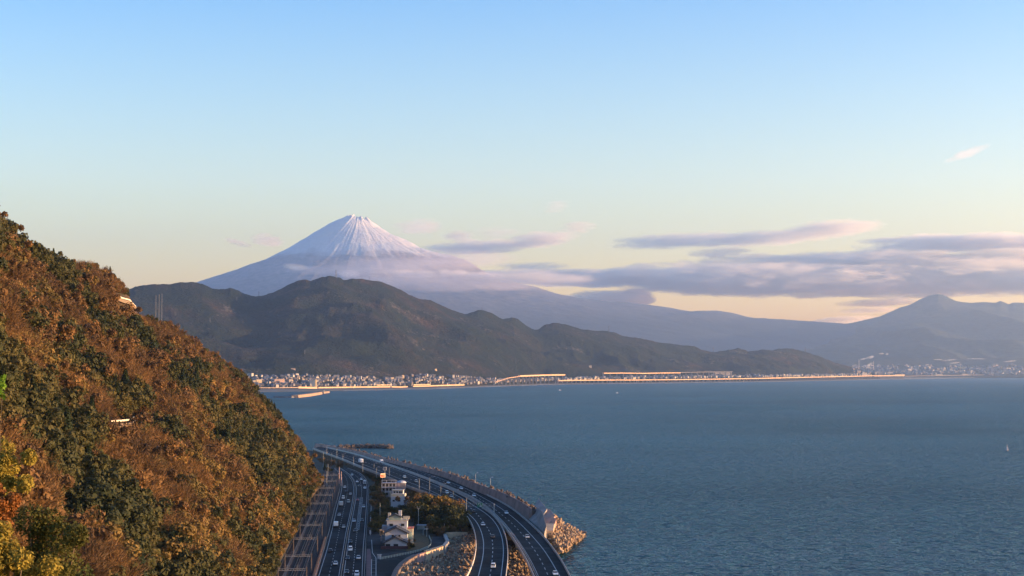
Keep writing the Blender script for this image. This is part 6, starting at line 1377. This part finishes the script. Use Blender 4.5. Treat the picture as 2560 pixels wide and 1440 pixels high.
def hill_rail(pix, lab, h=.9, push=.0):
    P = []
    for x, y in pix: p = on_hill(x, y + 3) or on_hill(x, y + 14) or on_hill(x, y + 30); P.append(tuple(p + Vector((1.0, -2.5, 3.6))))
    r = empty('hillside_guard_rail', P[0]); props(r, lab, 'guard rail'); Q = np.array(P) - np.array(P[0]); link('rail', sweep(Q, [(-.12, -.25), (-.12, .45), (.12, .45), (.12, -.25)], 'rail'), M_gr, r)
    link('kerb', sweep(Q - np.array([0, 0, 1.3]), [(-1.2, -1.6), (-1.2, .3), (.8, .3), (.8, -1.6)], 'kerb'), M_kerb, r)
hill_rail([(262,1075.5),(285,1073),(300,1071),(318,1068.5),(333,1061.5)], 'bright white guard rail of the little road half way up the hillside')
hill_rail([(274,748),(288,752),(305,758),(322,762),(338,768)], 'sunlit guard rail near the crest of the hillside road')
hill_rail([(216,725),(222,731),(229,734)], 'short sunlit rail fragment left of the crest road')
for px, py, lab in ((565,973,'small pink-roofed hut in the trees of the headland'),(652,984,'pale shed roof near the tip of the headland')):
    p = on_hill(px, py); 
    if p is None: continue
    r = empty('hut', tuple(p + Vector((0, -2, 1.5))), .4); props(r, lab, 'hut'); boxm('wall', -3, 3, 0, 4, -4, 2.0, M_crm, r, 0); boxm('roof', -3.4, 3.4, -.4, 4.4, 2.02, 2.4, M_swh, r, 0)
# ---- the near leaves at the lower left: one vine-hung bush close to the camera and the knoll it grows on
def knoll():
    xs = np.linspace(-60, 12, 30); ys = np.linspace(-12, 150, 50); V = []
    for y in ys:
        for x in xs:
            z = 88 - .26 * max(0, y) + .6 * float(vnoise(x / 5, y / 5)); z -= max(0, y - 55) * .75; z -= max(0, x + 4) * .8; z += max(0, -x - 25) * .1; V.append((x, y, max(5, z)))
    return mesh_np('knoll', V, grid_faces(50, 30), True)
kn = link('near_knoll', knoll(), M_under); props(kn, kind='structure')
kz = lambda x, y: 88 - .26 * y
def near_bush(px0, py0, D, w, h, n, seed, mt, lab, leaf=.036, stem=.05):
    "a bush of single leaves: crown centre on a sight line, trunk down to the knoll"
    gg = np.random.default_rng(seed); c = atY(px0, py0, D); L = 16; lc = gg.normal(size=(L, 3)) * np.array([w * .42, w * .3, h * .40]); lr = (.22 + gg.random(L) * .24) * w
    idx = gg.integers(0, L, n); d = gg.normal(size=(n, 3)); d /= np.linalg.norm(d, axis=1)[:, None]; C = lc[idx] + d * (lr[idx] * (.55 + .5 * gg.random(n)))[:, None]
    Nn = d * .5 + gg.normal(size=(n, 3)) * .6; Nn[:, 2] += .5; Nn /= np.linalg.norm(Nn, axis=1)[:, None]; U = np.cross(Nn, gg.normal(size=(n, 3))); U /= np.linalg.norm(U, axis=1)[:, None]; Wv = np.cross(Nn, U); s = leaf * (.6 + .9 * gg.random(n))[:, None]
    V = np.stack([C - U * s * 1.3, C - Wv * s * .7, C + U * s * 1.3, C + Wv * s * .7], 1).reshape(-1, 3)
    r = empty('near_bush', (c.x, c.y, kz(c.x, c.y))); props(r, lab, 'bush'); me = mesh_np('crown', V + np.array([0, 0, c.z - kz(c.x, c.y)]), np.arange(n * 4).reshape(-1, 4)); link('crown', me, mt, r)
    B = [((0, 0, -1), (0, 0, max(.5, c.z - kz(c.x, c.y))), stem)] + [((0, 0, max(.3, (c.z - kz(c.x, c.y)) * .5)), tuple(lc[i] + np.array([0, 0, c.z - kz(c.x, c.y)])), stem * .4) for i in range(8)]
    link('stems', bar_mesh('stems', B), M_bark, r)
LM_near_y = leaf_mat('near_leaves_yellow', [(.1, (.13, .12, .02)), (.6, (.26, .21, .04)), (.9, (.30, .20, .05))], .3); LM_near_g = leaf_mat('near_leaves_green', [(.1, (.025, .042, .012)), (.6, (.045, .060, .016)), (.9, (.12, .09, .02))], .3); LM_near_r = leaf_mat('near_leaves_russet', [(.1, (.18, .08, .03)), (.6, (.24, .10, .03)), (.9, (.26, .12, .04))], .3)
near_bush(5, 1185, 46, .85, 1.8, 9000, 1, LM_near_y, 'near yellow-green leafy vine top at the left edge of the view')
near_bush(5, 1285, 43, .75, .8, 6000, 2, LM_near_r, 'near russet and yellow leaves in the middle of the left edge foliage')
near_bush(5, 1405, 40, .85, 1.0, 8000, 3, LM_near_y, 'near yellow leaves at the bottom left corner')
near_bush(105, 1395, 42, 1.15, 1.5, 12000, 4, LM_near_g, 'near dark green leafy bush at the bottom left, right of the yellow leaves')
near_bush(160, 1455, 44, 1.2, 1.0, 8000, 5, LM_near_g, 'lowest near green bush at the bottom edge')
near_bush(-10, 966, 34, .22, .22, 260, 6, leaf_mat('bright_green_sprig', [(.1, (.10, .20, .02)), (.9, (.14, .26, .03))], .4), 'bright green sprig poking in at the left edge', .05, .012)
